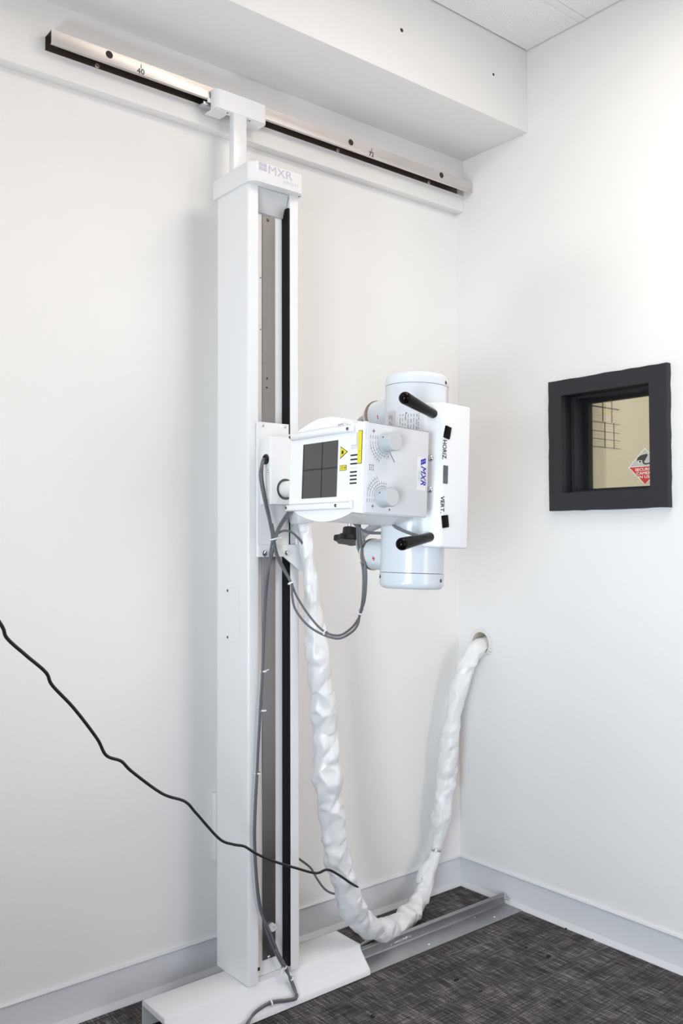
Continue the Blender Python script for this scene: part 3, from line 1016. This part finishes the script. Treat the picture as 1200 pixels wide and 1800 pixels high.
KU = (-0.1915, -0.1955)
KW = (0.0465, -0.0570)
for kk in range(2):
    cu, cw = KU[kk], KW[kk]
    sg_ = 1 if kk == 0 else -1
    dial = B()
    num = B()
    for r, span, n in ((0.0385, 68, 6), (0.0325, 70, 6), (0.0265, 108, 7), (0.0215, 108, 7)):
        a0, a1 = 180, 180 + sg_ * span
        ribbon(dial, cu, cw, r, a0, a1, 0.0003)
        for i in range(n):
            a = math.radians(a0 + (a1 - a0) * (0.32 + 0.66 * i / (n - 1)))
            c_, s_ = math.cos(a), math.sin(a)
            seg2(dial, (cu + (r - 0.0008) * c_, cw + (r - 0.0008) * s_), (cu + (r + 0.0016) * c_, cw + (r + 0.0016) * s_), 0.00035)
            seg2(num, (cu + (r + 0.0024) * c_, cw + (r + 0.0024) * s_), (cu + (r + 0.0042) * c_, cw + (r + 0.0042) * s_), 0.0005)
        seg2(num, (cu - r, cw + sg_ * 0.004), (cu - r, cw + sg_ * 0.0105), 0.0007)
    dial.xf(T).obj('dial_scale', 'greyink', coll)
    num.xf(T).obj('dial_numerals', 'paleink', coll, kind='stuff')
    kb = B().rev([(0.0190, 0), (0.0190, 0.002), (0.0178, 0.003), (0.0174, 0.0245), (0.0163, 0.0262), (0.0150, 0.0262)], (cu, YP, cw), (0, -1, 0), 40).xf(T).obj('dial_knob', 'knob', coll, label='grey upper dial knob' if kk == 0 else 'grey lower dial knob')
    B().rev([(0.0163, 0), (0.0160, 0.0008), (0.0, 0.0012)], (cu, YP - 0.0258, cw), (0, -1, 0), 40).xf(T).obj('knob_cap', 'knobcap', coll)
    q = Vector((cu - 0.01735 * math.cos(0.75), YP - 0.0085, cw + 0.01735 * math.sin(0.3)))
    B().sphere((cu - 0.0174 * math.cos(0.45), YP - 0.009, cw + 0.0174 * math.sin(0.45)), 0.0015, (1, 1, 1), 8, 6).xf(T).obj('set_screw', 'ink', coll)
    pw, pk = B(), B()
    if kk == 0:
        seg2(pw, (cu - 0.006, cw - 0.019), (cu + 0.006, cw - 0.031), 0.0006, YP - 0.0002)
        seg2(pk, (cu + 0.010, cw - 0.0175), (cu + 0.023, cw - 0.0345), 0.00055, YP - 0.0002)
    else:
        seg2(pk, (cu + 0.024, cw + 0.011), (cu + 0.032, cw + 0.0155), 0.0007, YP - 0.0002)
        seg2(pw, (cu + 0.024, cw + 0.0075), (cu + 0.032, cw + 0.011), 0.0006, YP - 0.0002)
    pw.xf(T).obj('pointer', 'label', coll)
    pk.xf(T).obj('pointer', 'ink', coll)
ic = B()
for u, wv, s in ((-0.2225, 0.0645, 0.0032), (-0.2200, -0.0745, 0.0032), (-0.178, -0.0785, 0.0022)):
    seg2(ic, (u - s, wv), (u + s, wv), 0.0008)
    seg2(ic, (u, wv - s * 1.2), (u, wv + s * 1.2), 0.0006)
for dx in (-0.0045, 0.0045):
    seg2(ic, (-0.2255 + dx, -0.009), (-0.2255 + dx, 0.0025), 0.0004)
    seg2(ic, (-0.2315, -0.0032 + dx), (-0.2195, -0.0032 + dx), 0.0004)
ribbon(ic, -0.2255, -0.0032, 0.0016, 0, 360, 0.0003, 10)
ic.xf(T).obj('printed_symbol', 'greyink', coll, kind='stuff')

# logo label on the dial panel, reading downwards
lab = B().prism([(-0.1085, -0.0365), (-0.0855, -0.0365), (-0.0855, 0.0285), (-0.1085, 0.0285)], YP - 0.0003, YP + 0.0002, XZ).xf(T).obj('logo_label', 'label', coll)
sq = B()
for i in range(2):
    for j in range(3):
        w0 = 0.0190 - i * 0.0055
        u0 = -0.1000 + j * 0.0045
        sk = (u0 + 0.0985) * 0.35
        sq.prism([(u0, w0 + sk), (u0 + 0.0040, w0 + sk + 0.0012), (u0 + 0.0040, w0 + sk + 0.0060), (u0, w0 + sk + 0.0048)], YP - 0.0006, YP - 0.0003, XZ)
sq.xf(T).obj('logo_squares', 'blue', coll)
text('MXR', 0.0190, 'blue', coll, (-0.0935, YP - 0.0006, 0.0125), (0, 0, -1), (1, 0, 0), bold=0.0003, shear=0.3, align='LEFT', T=T, stretch=0.95)
text('INTEGRITY', 0.0048, 'logo', coll, (-0.1040, YP - 0.0006, 0.002), (0, 0, -1), (1, 0, 0), align='LEFT', T=T)

# window side of the collimator (faces -u)
UO = UF
wn = B().prism([(-0.8090, -0.0555), (-0.7035, -0.0555), (-0.7035, 0.0530), (-0.8090, 0.0530)], UO - 0.0012, UO + 0.001, YZ, 0.0003, seg=1).xf(T).obj('light_window', 'window', coll, label='smoked square beam window')
ch = B()
ch.prism([(-0.7630, -0.0555), (-0.7605, -0.0555), (-0.7605, 0.0530), (-0.7630, 0.0530)], UO - 0.0016, UO - 0.0012, YZ)
ch.prism([(-0.8090, -0.0008), (-0.7035, -0.0008), (-0.7035, 0.0022), (-0.8090, 0.0022)], UO - 0.0016, UO - 0.0012, YZ)
ch.xf(T).obj('crosshair', 'crosshair', coll)
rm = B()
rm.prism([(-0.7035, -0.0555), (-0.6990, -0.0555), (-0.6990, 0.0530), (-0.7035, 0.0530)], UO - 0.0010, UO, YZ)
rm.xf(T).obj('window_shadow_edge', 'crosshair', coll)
# accessory rails above and below the window
trp = [(-0.856, 0), (-0.664, 0), (-0.664, 0.0125), (-0.856, 0.0125)]
tb = B()
tb.prism([(UO + 0.001, 0.0635), (UO - 0.0075, 0.0655), (UO - 0.0105, 0.0695), (UO - 0.0095, 0.0765), (UO + 0.001, 0.0785)], -0.848, -0.659, XZ, 0.0012, seg=2)
tb.xf(T).obj('accessory_rail', 'white', coll)
tb = B()
tb.prism([(UO + 0.001, -0.0665), (UO - 0.0080, -0.0675), (UO - 0.0095, -0.0725), (UO - 0.0085, -0.0785), (UO + 0.001, -0.0805)], -0.857, -0.655, XZ, 0.0012, seg=2)
tb.xf(T).obj('accessory_rail', 'white', coll)
B().prism([(-0.858, 0.064), (-0.846, 0.064), (-0.846, 0.0765), (-0.858, 0.0765)], UO - 0.006, UO, YZ, 0.0015).xf(T).obj('rail_catch', 'white', coll)
B().prism([(-0.860, -0.080), (-0.852, -0.080), (-0.852, -0.064), (-0.860, -0.064)], UO - 0.006, UO, YZ, 0.0015).xf(T).obj('rail_catch', 'white', coll)
ltb = B()
ltb.tube([(UO - 0.008, -0.842, 0.078), (UO - 0.012, -0.838, 0.0795), (UO - 0.012, -0.822, 0.0795), (UO - 0.008, -0.819, 0.078)], 0.0013, 8, smooth=False)
ltb.xf(T).obj('latch_wire', 'screw', coll)
for y, wv in ((-0.664, 0.0705), (-0.846, 0.070), (-0.659, -0.073), (-0.818, -0.073)):
    screw(coll, T @ Vector((UO - 0.0100, y, wv)), T.to_3x3() @ Vector((-1, 0, 0)), 0.0032, 'darkscrew')
# ventilation slots, switch, labels
for wv in (0.0205, 0.0125, 0.0045, -0.0110, -0.0180, -0.0250, -0.0320):
    B().prism([(-0.8665, wv - 0.0015), (-0.8470, wv - 0.0015), (-0.8470, wv + 0.0015), (-0.8665, wv + 0.0015)], UO - 0.0005, UO, YZ).xf(T).obj('vent_slot', 'ink', coll)
B().prism([(-0.8665, -0.0040), (-0.8470, -0.0040), (-0.8470, -0.0028), (-0.8665, -0.0028)], UO - 0.0004, UO, YZ).xf(T).obj('vent_slot', 'deflect', coll)
B().prism([(-0.8665, 0.032), (-0.8475, 0.032), (-0.8475, 0.062), (-0.8665, 0.062)], UO - 0.0006, UO, YZ).xf(T).obj('switch_bezel', 'panel', coll)
B().prism([(-0.8650, 0.039), (-0.8500, 0.039), (-0.8500, 0.061), (-0.8650, 0.061)], UO - 0.0028, UO, YZ, 0.001).xf(T).obj('rocker_switch', 'white', coll)
yl = B().prism([(-0.8795, 0.0035), (-0.8680, 0.0035), (-0.8680, 0.0655), (-0.8795, 0.0655)], UO - 0.0008, UO, YZ).xf(T).obj('warning_label', 'ink', coll, label='tall yellow warning strip')
B().prism([(-0.8788, 0.0043), (-0.8687, 0.0043), (-0.8687, 0.0647), (-0.8788, 0.0647)], UO - 0.0011, UO - 0.0008, YZ).xf(T).obj('label_face', 'yellow', coll)
B().prism([(-0.8385, 0.0285), (-0.8165, 0.0400), (-0.8165, 0.0165)], UO - 0.0008, UO, YZ).xf(T).obj('warning_label', 'ink', coll, label='yellow laser warning triangle')
B().prism([(-0.8365, 0.0285), (-0.8175, 0.0384), (-0.8175, 0.0182)], UO - 0.0011, UO - 0.0008, YZ).xf(T).obj('label_face', 'yellow', coll)
st_ = B()
starp = []
for i in range(24):
    a = 2 * PI * i / 24
    rr = 0.0045 if i % 2 == 0 else 0.0022
    starp.append((-0.8240 + rr * math.cos(a), 0.0283 + rr * math.sin(a)))
st_.prism(starp, UO - 0.0014, UO - 0.0011, YZ).xf(T)
st_.obj('laser_emblem', 'ink', coll)
B().prism([(-0.8360, -0.0065), (-0.8160, -0.0065), (-0.8160, 0.0035), (-0.8360, 0.0035)], UO - 0.0008, UO, YZ).xf(T).obj('warning_label', 'ink', coll, label='small yellow rectangular label')
B().prism([(-0.8352, -0.0057), (-0.8168, -0.0057), (-0.8168, 0.0027), (-0.8352, 0.0027)], UO - 0.0011, UO - 0.0008, YZ).xf(T).obj('label_face', 'yellow', coll)
B().prism([(-0.8345, -0.0015), (-0.8315, 0.0007), (-0.8315, -0.0037)], UO - 0.0014, UO - 0.0011, YZ).xf(T).obj('label_arrow', 'ink', coll)
pr_ = B()
for wv in (0.0002, -0.0022):
    pr_.prism([(-0.829, wv - 0.0004), (-0.819, wv - 0.0004), (-0.819, wv + 0.0004), (-0.829, wv + 0.0004)], UO - 0.0013, UO - 0.0011, YZ)
pr_.prism([(-0.8740, 0.026), (-0.8728, 0.026), (-0.8728, 0.028), (-0.8740, 0.028)], UO - 0.0013, UO - 0.0011, YZ)
pr_.xf(T).obj('fine_print', 'greyink', coll, kind='stuff')

# ------------------------------------------------------------------ control box with handles on the front of the tube
bx = [(-0.028, -0.880), (0.0495, -0.880), (0.0520, -0.838), (0.020, -0.815), (-0.040, -0.815), (-0.0500, -0.8480)]
cbx = B().prism(bx, -0.1435, 0.1475, XY, 0.0042, seg=3).xf(T).obj('control_box', 'white', xm, label='white control box with horizontal and vertical lock switches')
YB = -0.8803
for wv, sk in ((0.0870, -0.10), (-0.0915, 0.10)):
    s_ = B().prism([(-0.0305 + 0.0035, wv - 0.0125), (-0.0145 + 0.0035, wv - 0.0125), (-0.0145 + 0.0035, wv + 0.0125), (-0.0305 + 0.0035, wv + 0.0125)], YB - 0.0035, YB + 0.001, XZ, 0.001)
    c0 = Vector((-0.019, YB, wv))
    s_.xf(T @ Matrix.Translation(c0) @ Matrix.Rotation(math.radians(12 if wv > 0 else -9), 4, 'Y') @ Matrix.Translation(-c0))
    s_.obj('lock_switch', 'blackgloss', cbx, label='black upper lock switch' if wv > 0 else 'black lower lock switch')
text('HORIZ.', 0.0155, 'ink', cbx, (-0.0255, YB, 0.0515), (0, 0, -1), (1, 0, 0), bold=0.0003, T=T, stretch=0.80)
text('VERT.', 0.0155, 'ink', cbx, (-0.0275, YB, -0.0585), (0, 0, -1), (1, 0, 0), bold=0.0003, T=T, stretch=0.88)
B().prism([(-0.0265, -0.0160), (-0.0135, -0.0160), (-0.0135, 0.0205), (-0.0265, 0.0205)], YB - 0.0003, YB + 0.0008, XZ).xf(T).obj('angle_display', 'display', cbx, label='small dark angle indicator window')
for wv in (0.0345, -0.0285):
    screw(cbx, T @ Vector((-0.0430, -0.8590, wv)), T.to_3x3() @ Vector((-0.95, -0.3, 0)), 0.0068, 'screw', h=0.8)
for p0, d, L, lb in (((-0.040, -0.860, 0.1245), (-0.95, -0.30, 0.10), 0.1280, 'black upper handle grip'), ((-0.040, -0.860, -0.1235), (-0.95, -0.30, -0.16), 0.1245, 'black lower handle grip')):
    pr = [(0, -0.006), (0.0092, -0.006), (0.0098, 0.0), (0.0101, L * 0.3), (0.0124, L - 0.0128)] + [(0.0124 * math.cos(a), L - 0.0128 + 0.0128 * math.sin(a)) for a in (0.25, 0.5, 0.75, 1.0, 1.25)] + [(0, L)]
    B().rev(pr, p0, d, 32).xf(T).obj('handle', 'blackgloss', cbx, label=lb)
    dn = Vector(d).normalized()
    B().cyl(Vector(p0) - dn * 0.012, Vector(p0) + dn * 0.001, 0.0078, 0, 16).xf(T).obj('handle_boss', 'gloss', cbx)

# ------------------------------------------------------------------ cables


def tie(parent, p, d, r, tail=None):
    d = Vector(d).normalized()
    b = B().rev([(r * 0.8, -0.0018), (r, -0.0018), (r, 0.0018), (r * 0.8, 0.0018)], p, d, 14)
    if tail:
        q = Vector(p) + Vector(tail) * 0.5
        b.tube([Vector(p), q, Vector(p) + Vector(tail)], 0.0016, 6)
    return b.obj('cable_tie', 'tie', parent, label='white nylon tie')


def offset(pts, dv, amt, ph=0.0):
    return [(p[0] + dv[0] * amt * math.sin(ph + i * 0.9), p[1] + dv[1] * amt, p[2] + dv[2] * amt * math.sin(ph + i * 0.9)) for i, p in enumerate(pts)]


DOWN = [(-0.998, -0.2885, 1.371), (-1.012, -0.297, 1.370), (-1.026, -0.310, 1.352), (-1.033, -0.314, 1.330), (-1.026, -0.312, 1.296), (-1.010, -0.306, 1.252), (-0.994, -0.300, 1.211), (-0.9835, -0.295, 1.174), (-0.9825, -0.284, 1.133),
        (-0.9815, -0.276, 1.083), (-0.984, -0.268, 1.012), (-0.987, -0.266, 0.927), (-0.990, -0.264, 0.842), (-0.996, -0.264, 0.758), (-1.002, -0.263, 0.661),
        (-1.0055, -0.2625, 0.592), (-1.0105, -0.2625, 0.509), (-1.0125, -0.2625, 0.426), (-1.006, -0.2625, 0.327), (-0.994, -0.262, 0.254), (-0.977, -0.262, 0.194),
        (-0.950, -0.2625, 0.133), (-0.9285, -0.266, 0.093), (-0.910, -0.270, 0.062), (-0.904, -0.281, 0.038), (-0.908, -0.292, 0.0235), (-0.917, -0.2975, 0.0215), (-0.943, -0.293, 0.0235),
        (-0.983, -0.288, 0.0300), (-1.018, -0.290, 0.0275), (-1.045, -0.296, 0.0220), (-1.077, -0.312, 0.012), (-1.11, -0.345, 0.0055), (-1.17, -0.39, 0.005), (-1.25, -0.44, 0.005)]
gc = thing('grey_cable', 'grey cable hanging down the column front and over the base cover', 'cable', (-1.0, -0.27, 0.005))
B().tube(DOWN, 0.0029, 10).obj('jacket', 'grey', gc)
D2 = []
for i, p in enumerate(DOWN):
    if i < 6:
        continue
    sp = 0.0085 if i in (2, 3, 4) else (0.0062 if 15 < i < 21 else 0.0052)
    s = 1 if (i < 9 or i in (20, 21, 22) or i > 24) else -1
    zz = 0.0055 if 24 < i < 31 else 0.0
    D2.append((p[0] + (0.0005 if zz else sp * s), p[1] - 0.0030 - (0.002 if 11 < i < 24 else 0), p[2] + zz if i < 31 else p[2]))
B().tube(D2, 0.0029, 10).obj('jacket', 'grey', gc)
for i in (12, 15):
    p = Vector(DOWN[i])
    tie(gc, (p.x, p.y - 0.002, p.z), (0.05, 0, 1), 0.0082, (0.014, -0.004, 0.003) if i == 12 else (-0.012, -0.002, 0.001))
tie(gc, (-0.9905, -0.2665, 0.745), (0.05, 0, 1), 0.0082, (-0.013, -0.004, -0.002))
tie(gc, (-0.930, -0.268, 0.095), (0.5, 0, -1), 0.0085, (-0.012, -0.006, -0.012))
tie(gc, (-0.910, -0.272, 0.062), (0.5, -0.2, -1), 0.0080)
tie(gc, (-0.985, -0.290, 0.0320), (1, 0, 0), 0.0082, (0.0, -0.002, 0.010))

lp = thing('grey_cable', 'grey cable pair looping freely from the carriage to the tube head', 'cable', (-0.92, -0.40, 0.94))
LOOP = [(-0.998, -0.286, 1.371), (-1.008, -0.294, 1.366), (-1.016, -0.300, 1.345), (-1.016, -0.302, 1.316), (-1.006, -0.304, 1.266), (-0.992, -0.301, 1.218), (-0.981, -0.299, 1.176), (-0.968, -0.297, 1.133), (-0.949, -0.300, 1.097), (-0.942, -0.320, 1.062),
        (-0.939, -0.340, 1.028), (-0.929, -0.380, 0.981), (-0.917, -0.420, 0.948), (-0.905, -0.460, 0.941), (-0.902, -0.500, 0.959), (-0.930, -0.562, 0.988), (-0.962, -0.612, 1.015), (-0.980, -0.644, 1.044), (-0.985, -0.654, 1.095), (-0.990, -0.652, 1.132), (-0.990, -0.643, 1.163), (-0.985, -0.633, 1.200), (-0.980, -0.630, 1.225)]
B().tube(LOOP, 0.0029, 10).obj('jacket', 'grey', lp)
L2 = [(-0.984, -0.299, 1.172), (-0.974, -0.299, 1.133), (-0.954, -0.303, 1.095), (-0.944, -0.322, 1.060), (-0.953, -0.338, 1.032), (-0.958, -0.358, 1.000), (-0.946, -0.390, 0.964), (-0.922, -0.422, 0.941), (-0.905, -0.462, 0.934),
      (-0.897, -0.502, 0.953), (-0.925, -0.555, 0.976), (-0.958, -0.600, 1.000), (-0.975, -0.630, 1.037), (-0.980, -0.639, 1.094), (-0.985, -0.637, 1.129), (-0.985, -0.628, 1.160), (-0.980, -0.620, 1.200), (-0.975, -0.618, 1.226)]
B().tube(L2, 0.0029, 10).obj('jacket', 'grey', lp)
tie(lp, (-0.982, -0.302, 1.174), (0.3, 0, -1), 0.0115, (0.016, -0.008, 0.002))
tie(lp, (-0.944, -0.320, 1.062), (0.1, -0.4, -1), 0.0080, (-0.006, -0.006, -0.002))
tie(lp, (-0.9165, -0.424, 0.9445), (0.3, -1, -0.3), 0.0080)
tie(lp, (-0.962, -0.610, 1.010), (-0.5, -0.7, 0.8), 0.0085)
br = thing('grey_cable', 'grey branch cable running up behind the collimator from the tie', 'cable', (-0.98, -0.30, 1.17))
B().tube([(-0.982, -0.303, 1.172), (-0.972, -0.303, 1.197), (-0.954, -0.303, 1.223), (-0.934, -0.303, 1.246), (-0.918, -0.302, 1.262)], 0.0030, 10).obj('jacket', 'grey', br)
B().tube([(-0.979, -0.306, 1.174), (-0.9685, -0.306, 1.197), (-0.950, -0.306, 1.222), (-0.930, -0.305, 1.243), (-0.914, -0.304, 1.258)], 0.0028, 10).obj('jacket', 'grey', br)
br = thing('grey_cable', 'grey branch cable arching from the tie to the sleeve top', 'cable', (-0.98, -0.30, 1.16))
B().tube([(-0.980, -0.304, 1.170), (-0.970, -0.301, 1.186), (-0.945, -0.300, 1.1935), (-0.922, -0.300, 1.187), (-0.893, -0.295, 1.166), (-0.886, -0.292, 1.155)], 0.0029, 10).obj('jacket', 'grey', br)
# small cable behind the head
br = thing('grey_cable', 'short grey lead slung below the collimator to the control box', 'cable', (-0.95, -0.75, 1.18))
B().tube([T @ Vector(p) for p in ((-0.055, -0.625, -0.082), (-0.045, -0.650, -0.104), (-0.040, -0.675, -0.113), (-0.030, -0.705, -0.114))], 0.0032, 10).obj('jacket', 'grey', br)
B().tube([T @ Vector(p) for p in ((-0.085, -0.790, -0.088), (-0.080, -0.800, -0.103), (-0.070, -0.822, -0.114), (-0.058, -0.842, -0.121), (-0.046, -0.855, -0.126))], 0.0032, 10).obj('jacket', 'grey', br)

BLACK = [(-3.58, -1.0, 1.75), (-2.9, -0.93, 1.62), (-2.25, -0.78, 1.42), (-1.95, -0.68, 1.235), (-1.812, -0.62, 1.112), (-1.75, -0.6, 1.033), (-1.735, -0.59, 1.006), (-1.699, -0.58, 0.973), (-1.656, -0.56, 0.937), (-1.64, -0.55, 0.911), (-1.591, -0.53, 0.861),
         (-1.533, -0.5, 0.793), (-1.509, -0.49, 0.755), (-1.473, -0.48, 0.736), (-1.445, -0.47, 0.709), (-1.362, -0.44, 0.644), (-1.292, -0.41, 0.608), (-1.252, -0.39, 0.57),
         (-1.169, -0.35, 0.487), (-1.125, -0.34, 0.462), (-1.09, -0.335, 0.448), (-1.054, -0.33, 0.422), (-1.001, -0.325, 0.391), (-0.929, -0.32, 0.356), (-0.867, -0.32, 0.329),
         (-0.83, -0.32, 0.329), (-0.793, -0.32, 0.307), (-0.751, -0.312, 0.276), (-0.717, -0.300, 0.253), (-0.697, -0.285, 0.240), (-0.694, -0.268, 0.232)]
B().tube(BLACK, 0.0032, 10, 8).obj('black_cable', 'rubber', label='long black wavy cable drooping from upper left to the white sleeve', category='cable')
B().tube([(-0.852, -0.14, 0.345), (-0.821, -0.16, 0.321), (-0.798, -0.163, 0.303), (-0.771, -0.172, 0.278), (-0.765, -0.19, 0.255), (-0.757, -0.21, 0.233), (-0.75, -0.23, 0.224), (-0.737, -0.243, 0.221), (-0.722, -0.25, 0.223)], 0.0030, 10).obj(
    'dark_cable', 'grey', label='short dark lead emerging behind the column into the sleeve', category='cable')
B().tube([(-0.60, -0.15, 0.004), (-0.55, -0.145, 0.006), (-0.500, -0.140, 0.014), (-0.468, -0.128, 0.026), (-0.425, -0.115, 0.030), (-0.372, -0.105, 0.028), (-0.335, -0.10, 0.028)], 0.0052, 10).obj(
    'grey_cable', 'hv', label='pale grey cable arching over the carpet behind the sleeve bend', category='cable')
B().tube([(-1.31, -0.335, 0.0045), (-1.285, -0.262, 0.0045), (-1.262, -0.235, 0.0045), (-1.20, -0.225, 0.0185)], 0.0042, 10).obj(
    'grey_cable', 'grey', label='dark cable end on the carpet at the open left end of the base', category='cable')

# ------------------------------------------------------------------ white cable sleeve
SLV = [(-0.886, -0.285, 1.262), (-0.879, -0.288, 1.215), (-0.873, -0.290, 1.160), (-0.8635, -0.290, 1.095), (-0.855, -0.290, 1.007), (-0.842, -0.290, 0.918), (-0.826, -0.290, 0.800), (-0.809, -0.285, 0.679), (-0.801, -0.285, 0.575),
       (-0.790, -0.280, 0.483), (-0.776, -0.280, 0.392), (-0.751, -0.275, 0.296), (-0.712, -0.265, 0.205), (-0.653, -0.250, 0.126), (-0.568, -0.220, 0.072), (-0.450, -0.168, 0.035), (-0.340, -0.122, 0.033),
       (-0.264, -0.092, 0.062), (-0.226, -0.080, 0.117), (-0.195, -0.075, 0.165)]
SL2 = [(-0.189, -0.075, 0.176), (-0.176, -0.075, 0.222), (-0.160, -0.075, 0.301), (-0.146, -0.075, 0.390), (-0.134, -0.080, 0.499), (-0.120, -0.085, 0.590), (-0.095, -0.090, 0.681), (-0.063, -0.096, 0.753), (-0.022, -0.100, 0.802), (0.04, -0.102, 0.818), (0.12, -0.102, 0.822)]


def crumpled(pts, r0, prof, seed, n_ring, n_seg=9, amp=0.15):
    """crumpled vinyl tube: coarse rings pushed in and out, split into facets, then subdivided and slightly relaxed"""
    rnd = random.Random(seed)
    P = spline(pts, 40)
    cum = [0.0]
    for a, b in zip(P, P[1:]):
        cum.append(cum[-1] + (b - a).length)
    L = cum[-1]

    def at(t):
        d = max(0, min(L, t * L))
        for i in range(len(cum) - 1):
            if cum[i + 1] >= d:
                return P[i].lerp(P[i + 1], (d - cum[i]) / max(1e-9, cum[i + 1] - cum[i]))
        return P[-1]
    t_ = bmesh.new()
    rings = []
    nrm = None
    tw = 0.0
    for i in range(n_ring + 1):
        t = i / n_ring
        if 0 < i < n_ring:
            t += rnd.uniform(-0.25, 0.25) / n_ring
        p = at(t)
        d = (at(t + 0.004) - at(t - 0.004)).normalized()
        if nrm is None:
            nrm = d.orthogonal().normalized()
        nrm = (nrm - d * nrm.dot(d)).normalized()
        bn = d.cross(nrm)
        k = 1.0
        for (t0, k0), (t1, k1) in zip(prof, prof[1:]):
            if t0 <= t <= t1:
                q = (t - t0) / max(1e-6, t1 - t0)
                k = k0 + (k1 - k0) * q * q * (3 - 2 * q)
        pinch = rnd.uniform(-amp, amp) * 0.55
        ring = []
        tw += 0.5 * PI / n_seg + rnd.uniform(-0.1, 0.1)
        for j in range(n_seg):
            a = 2 * PI * j / n_seg + tw + rnd.uniform(-0.12, 0.12)
            rr = r0 * k * (1.04 + pinch + rnd.uniform(-amp, amp))
            ring.append(t_.verts.new(p + (nrm * math.cos(a) + bn * math.sin(a)) * rr + d * rnd.uniform(-0.32, 0.32) * L / n_ring))
        rings.append(ring)
    for a, b in zip(rings, rings[1:]):
        for j in range(n_seg):
            l = (j + 1) % n_seg
            if rnd.random() < 0.5:
                t_.faces.new((a[j], a[l], b[l]))
                t_.faces.new((a[j], b[l], b[j]))
            else:
                t_.faces.new((a[j], a[l], b[j]))
                t_.faces.new((a[l], b[l], b[j]))
    t_.faces.new(rings[0][::-1])
    t_.faces.new(rings[-1])
    bmesh.ops.recalc_face_normals(t_, faces=t_.faces)
    bmesh.ops.subdivide_edges(t_, edges=t_.edges[:], cuts=3, use_grid_fill=True)
    bmesh.ops.triangulate(t_, faces=t_.faces[:])
    for _ in range(1):
        bmesh.ops.smooth_vert(t_, verts=t_.verts[:], factor=0.5, use_axis_x=True, use_axis_y=True, use_axis_z=True)
    for v in t_.verts:
        q = v.co * 55 + Vector((seed, 0, 0))
        v.co += Vector((noise.noise(q), noise.noise(q + Vector((7, 3, 1))), noise.noise(q + Vector((1, 9, 5))))) * 0.0013
    return t_


sl = thing('cable_sleeve', 'long crinkled white vinyl cable sleeve drooping from the carriage to the wall pipe', 'sleeve', (-0.50, -0.19, 0.03))
B().add(crumpled(SLV, 0.0330, [(0, 0.55), (0.10, 0.55), (0.15, 0.64), (0.21, 0.96), (0.34, 0.95), (0.40, 1.12), (0.48, 0.98), (0.60, 1.02), (0.74, 0.92), (0.86, 0.98), (0.93, 0.80), (0.965, 0.60), (1, 0.56)], 3, 80, amp=0.17)).obj('sleeve_section', 'sleeve', sl, angle=70)
B().add(crumpled(SL2, 0.0310, [(0, 0.56), (0.05, 0.75), (0.13, 1.0), (0.42, 1.02), (0.6, 0.86), (0.75, 0.95), (1, 1.0)], 21, 32, amp=0.15)).obj('sleeve_section', 'sleeve', sl, angle=70)
B().tube([(-0.1935, -0.075, 0.166), (-0.190, -0.075, 0.176), (-0.187, -0.075, 0.184)], 0.0150, 20, 4).obj('clamp', 'floorrail', sl, label='grey band clamp joining the sleeve')
B().tube([(-0.197, -0.085, 0.186), (-0.203, -0.085, 0.186), (-0.212, -0.085, 0.187)], 0.0045, 10, 4).obj('strap_tail', 'tie', sl)
B().tube([(-0.213, -0.082, 0.150), (-0.240, -0.072, 0.118), (-0.254, -0.066, 0.086), (-0.256, -0.066, 0.080)], 0.013, 16, 5, rf=lambda t, a, p: 0.0155 * (0.55 + 0.55 * math.sin(PI * min(1, t * 0.8 + 0.15))) * (1 + 0.15 * noise.noise(p * 60))).obj('sleeve_flap', 'sleeve', sl)

B().rev([(0.022, 0), (0.029, 0.001), (0.031, 0.006), (0.031, 0.034), (0.028, 0.036)], (-0.884, -0.286, 1.212), (-0.1, 0.02, 1), 28).obj('sleeve_collar', 'deflect', sl, label='pale grey collar at the sleeve top')
# pipe stub in the wall
B().rev([(0, 0.135), (0.0365, 0.135), (0.0365, 0.0), (0.0370, -0.004), (0.0425, -0.005), (0.0435, -0.003), (0.0440, 0.03), (0.0440, 0.137), (0, 0.137)], (0, -0.1015, 0.822), (1, 0, 0), 40).obj(
    'wall_pipe', 'pvc', label='cream plastic pipe sleeve let into the right wall', category='pipe')
pk = B()
rnd = random.Random(4)
for i in range(26):
    a = 2 * PI * i / 26
    if -2.2 < ((a + PI) % (2 * PI)) - PI < -1.2:
        continue
    rr = rnd.uniform(0.004, 0.007)
    pk.sphere((-0.0012, -0.1015 + 0.0455 * math.cos(a), 0.822 + 0.0455 * math.sin(a)), rr, (0.45, 1, 1), 8, 6)
pk.obj('patch_plaster', 'label', label='rough white caulk ring around the wall pipe', category='caulk')

# outlet raceway on the back wall, half hidden behind the column
B().box(-0.978, -0.915, -0.018, 0.0, 0.30, 0.4815, 0.002).obj('wall_box', 'trim', label='white wall box on the back wall half hidden by the column', category='box')

# debris crumbs on the carpet
CR = [(-0.215, -0.452, 0.006, 'dark crumb on the carpet nearest the rail end'), (-0.208, -0.530, 0.007, 'dark crumb cluster on the open carpet, a step further from the rail'),
      (-0.502, -0.454, 0.0065, 'dark crumb on the carpet in front of the middle of the rail'), (-0.497, -0.536, 0.0045, 'small dark crumb in the middle of the carpet'),
      (-0.794, -0.452, 0.0075, 'dark crumb at the bottom of the photo below the base cover'), (-0.022, -0.543, 0.004, 'tiny dark crumb beside the right baseboard'),
      (-0.022, -0.450, 0.004, 'tiny dark crumb by the right baseboard nearest the rail')]
rnd = random.Random(9)
for x, y, r, lb in CR:
    b = B()
    for i in range(4):
        b.sphere((x + rnd.uniform(-r, r) * 0.9, y + rnd.uniform(-r, r) * 0.6, r * 0.35), r * rnd.uniform(0.4, 0.65), (1.2, 0.7, 0.7), 7, 5)
    b.obj('debris_crumb', 'crumb', label=lb, category='crumb', group='crumbs on the carpet')
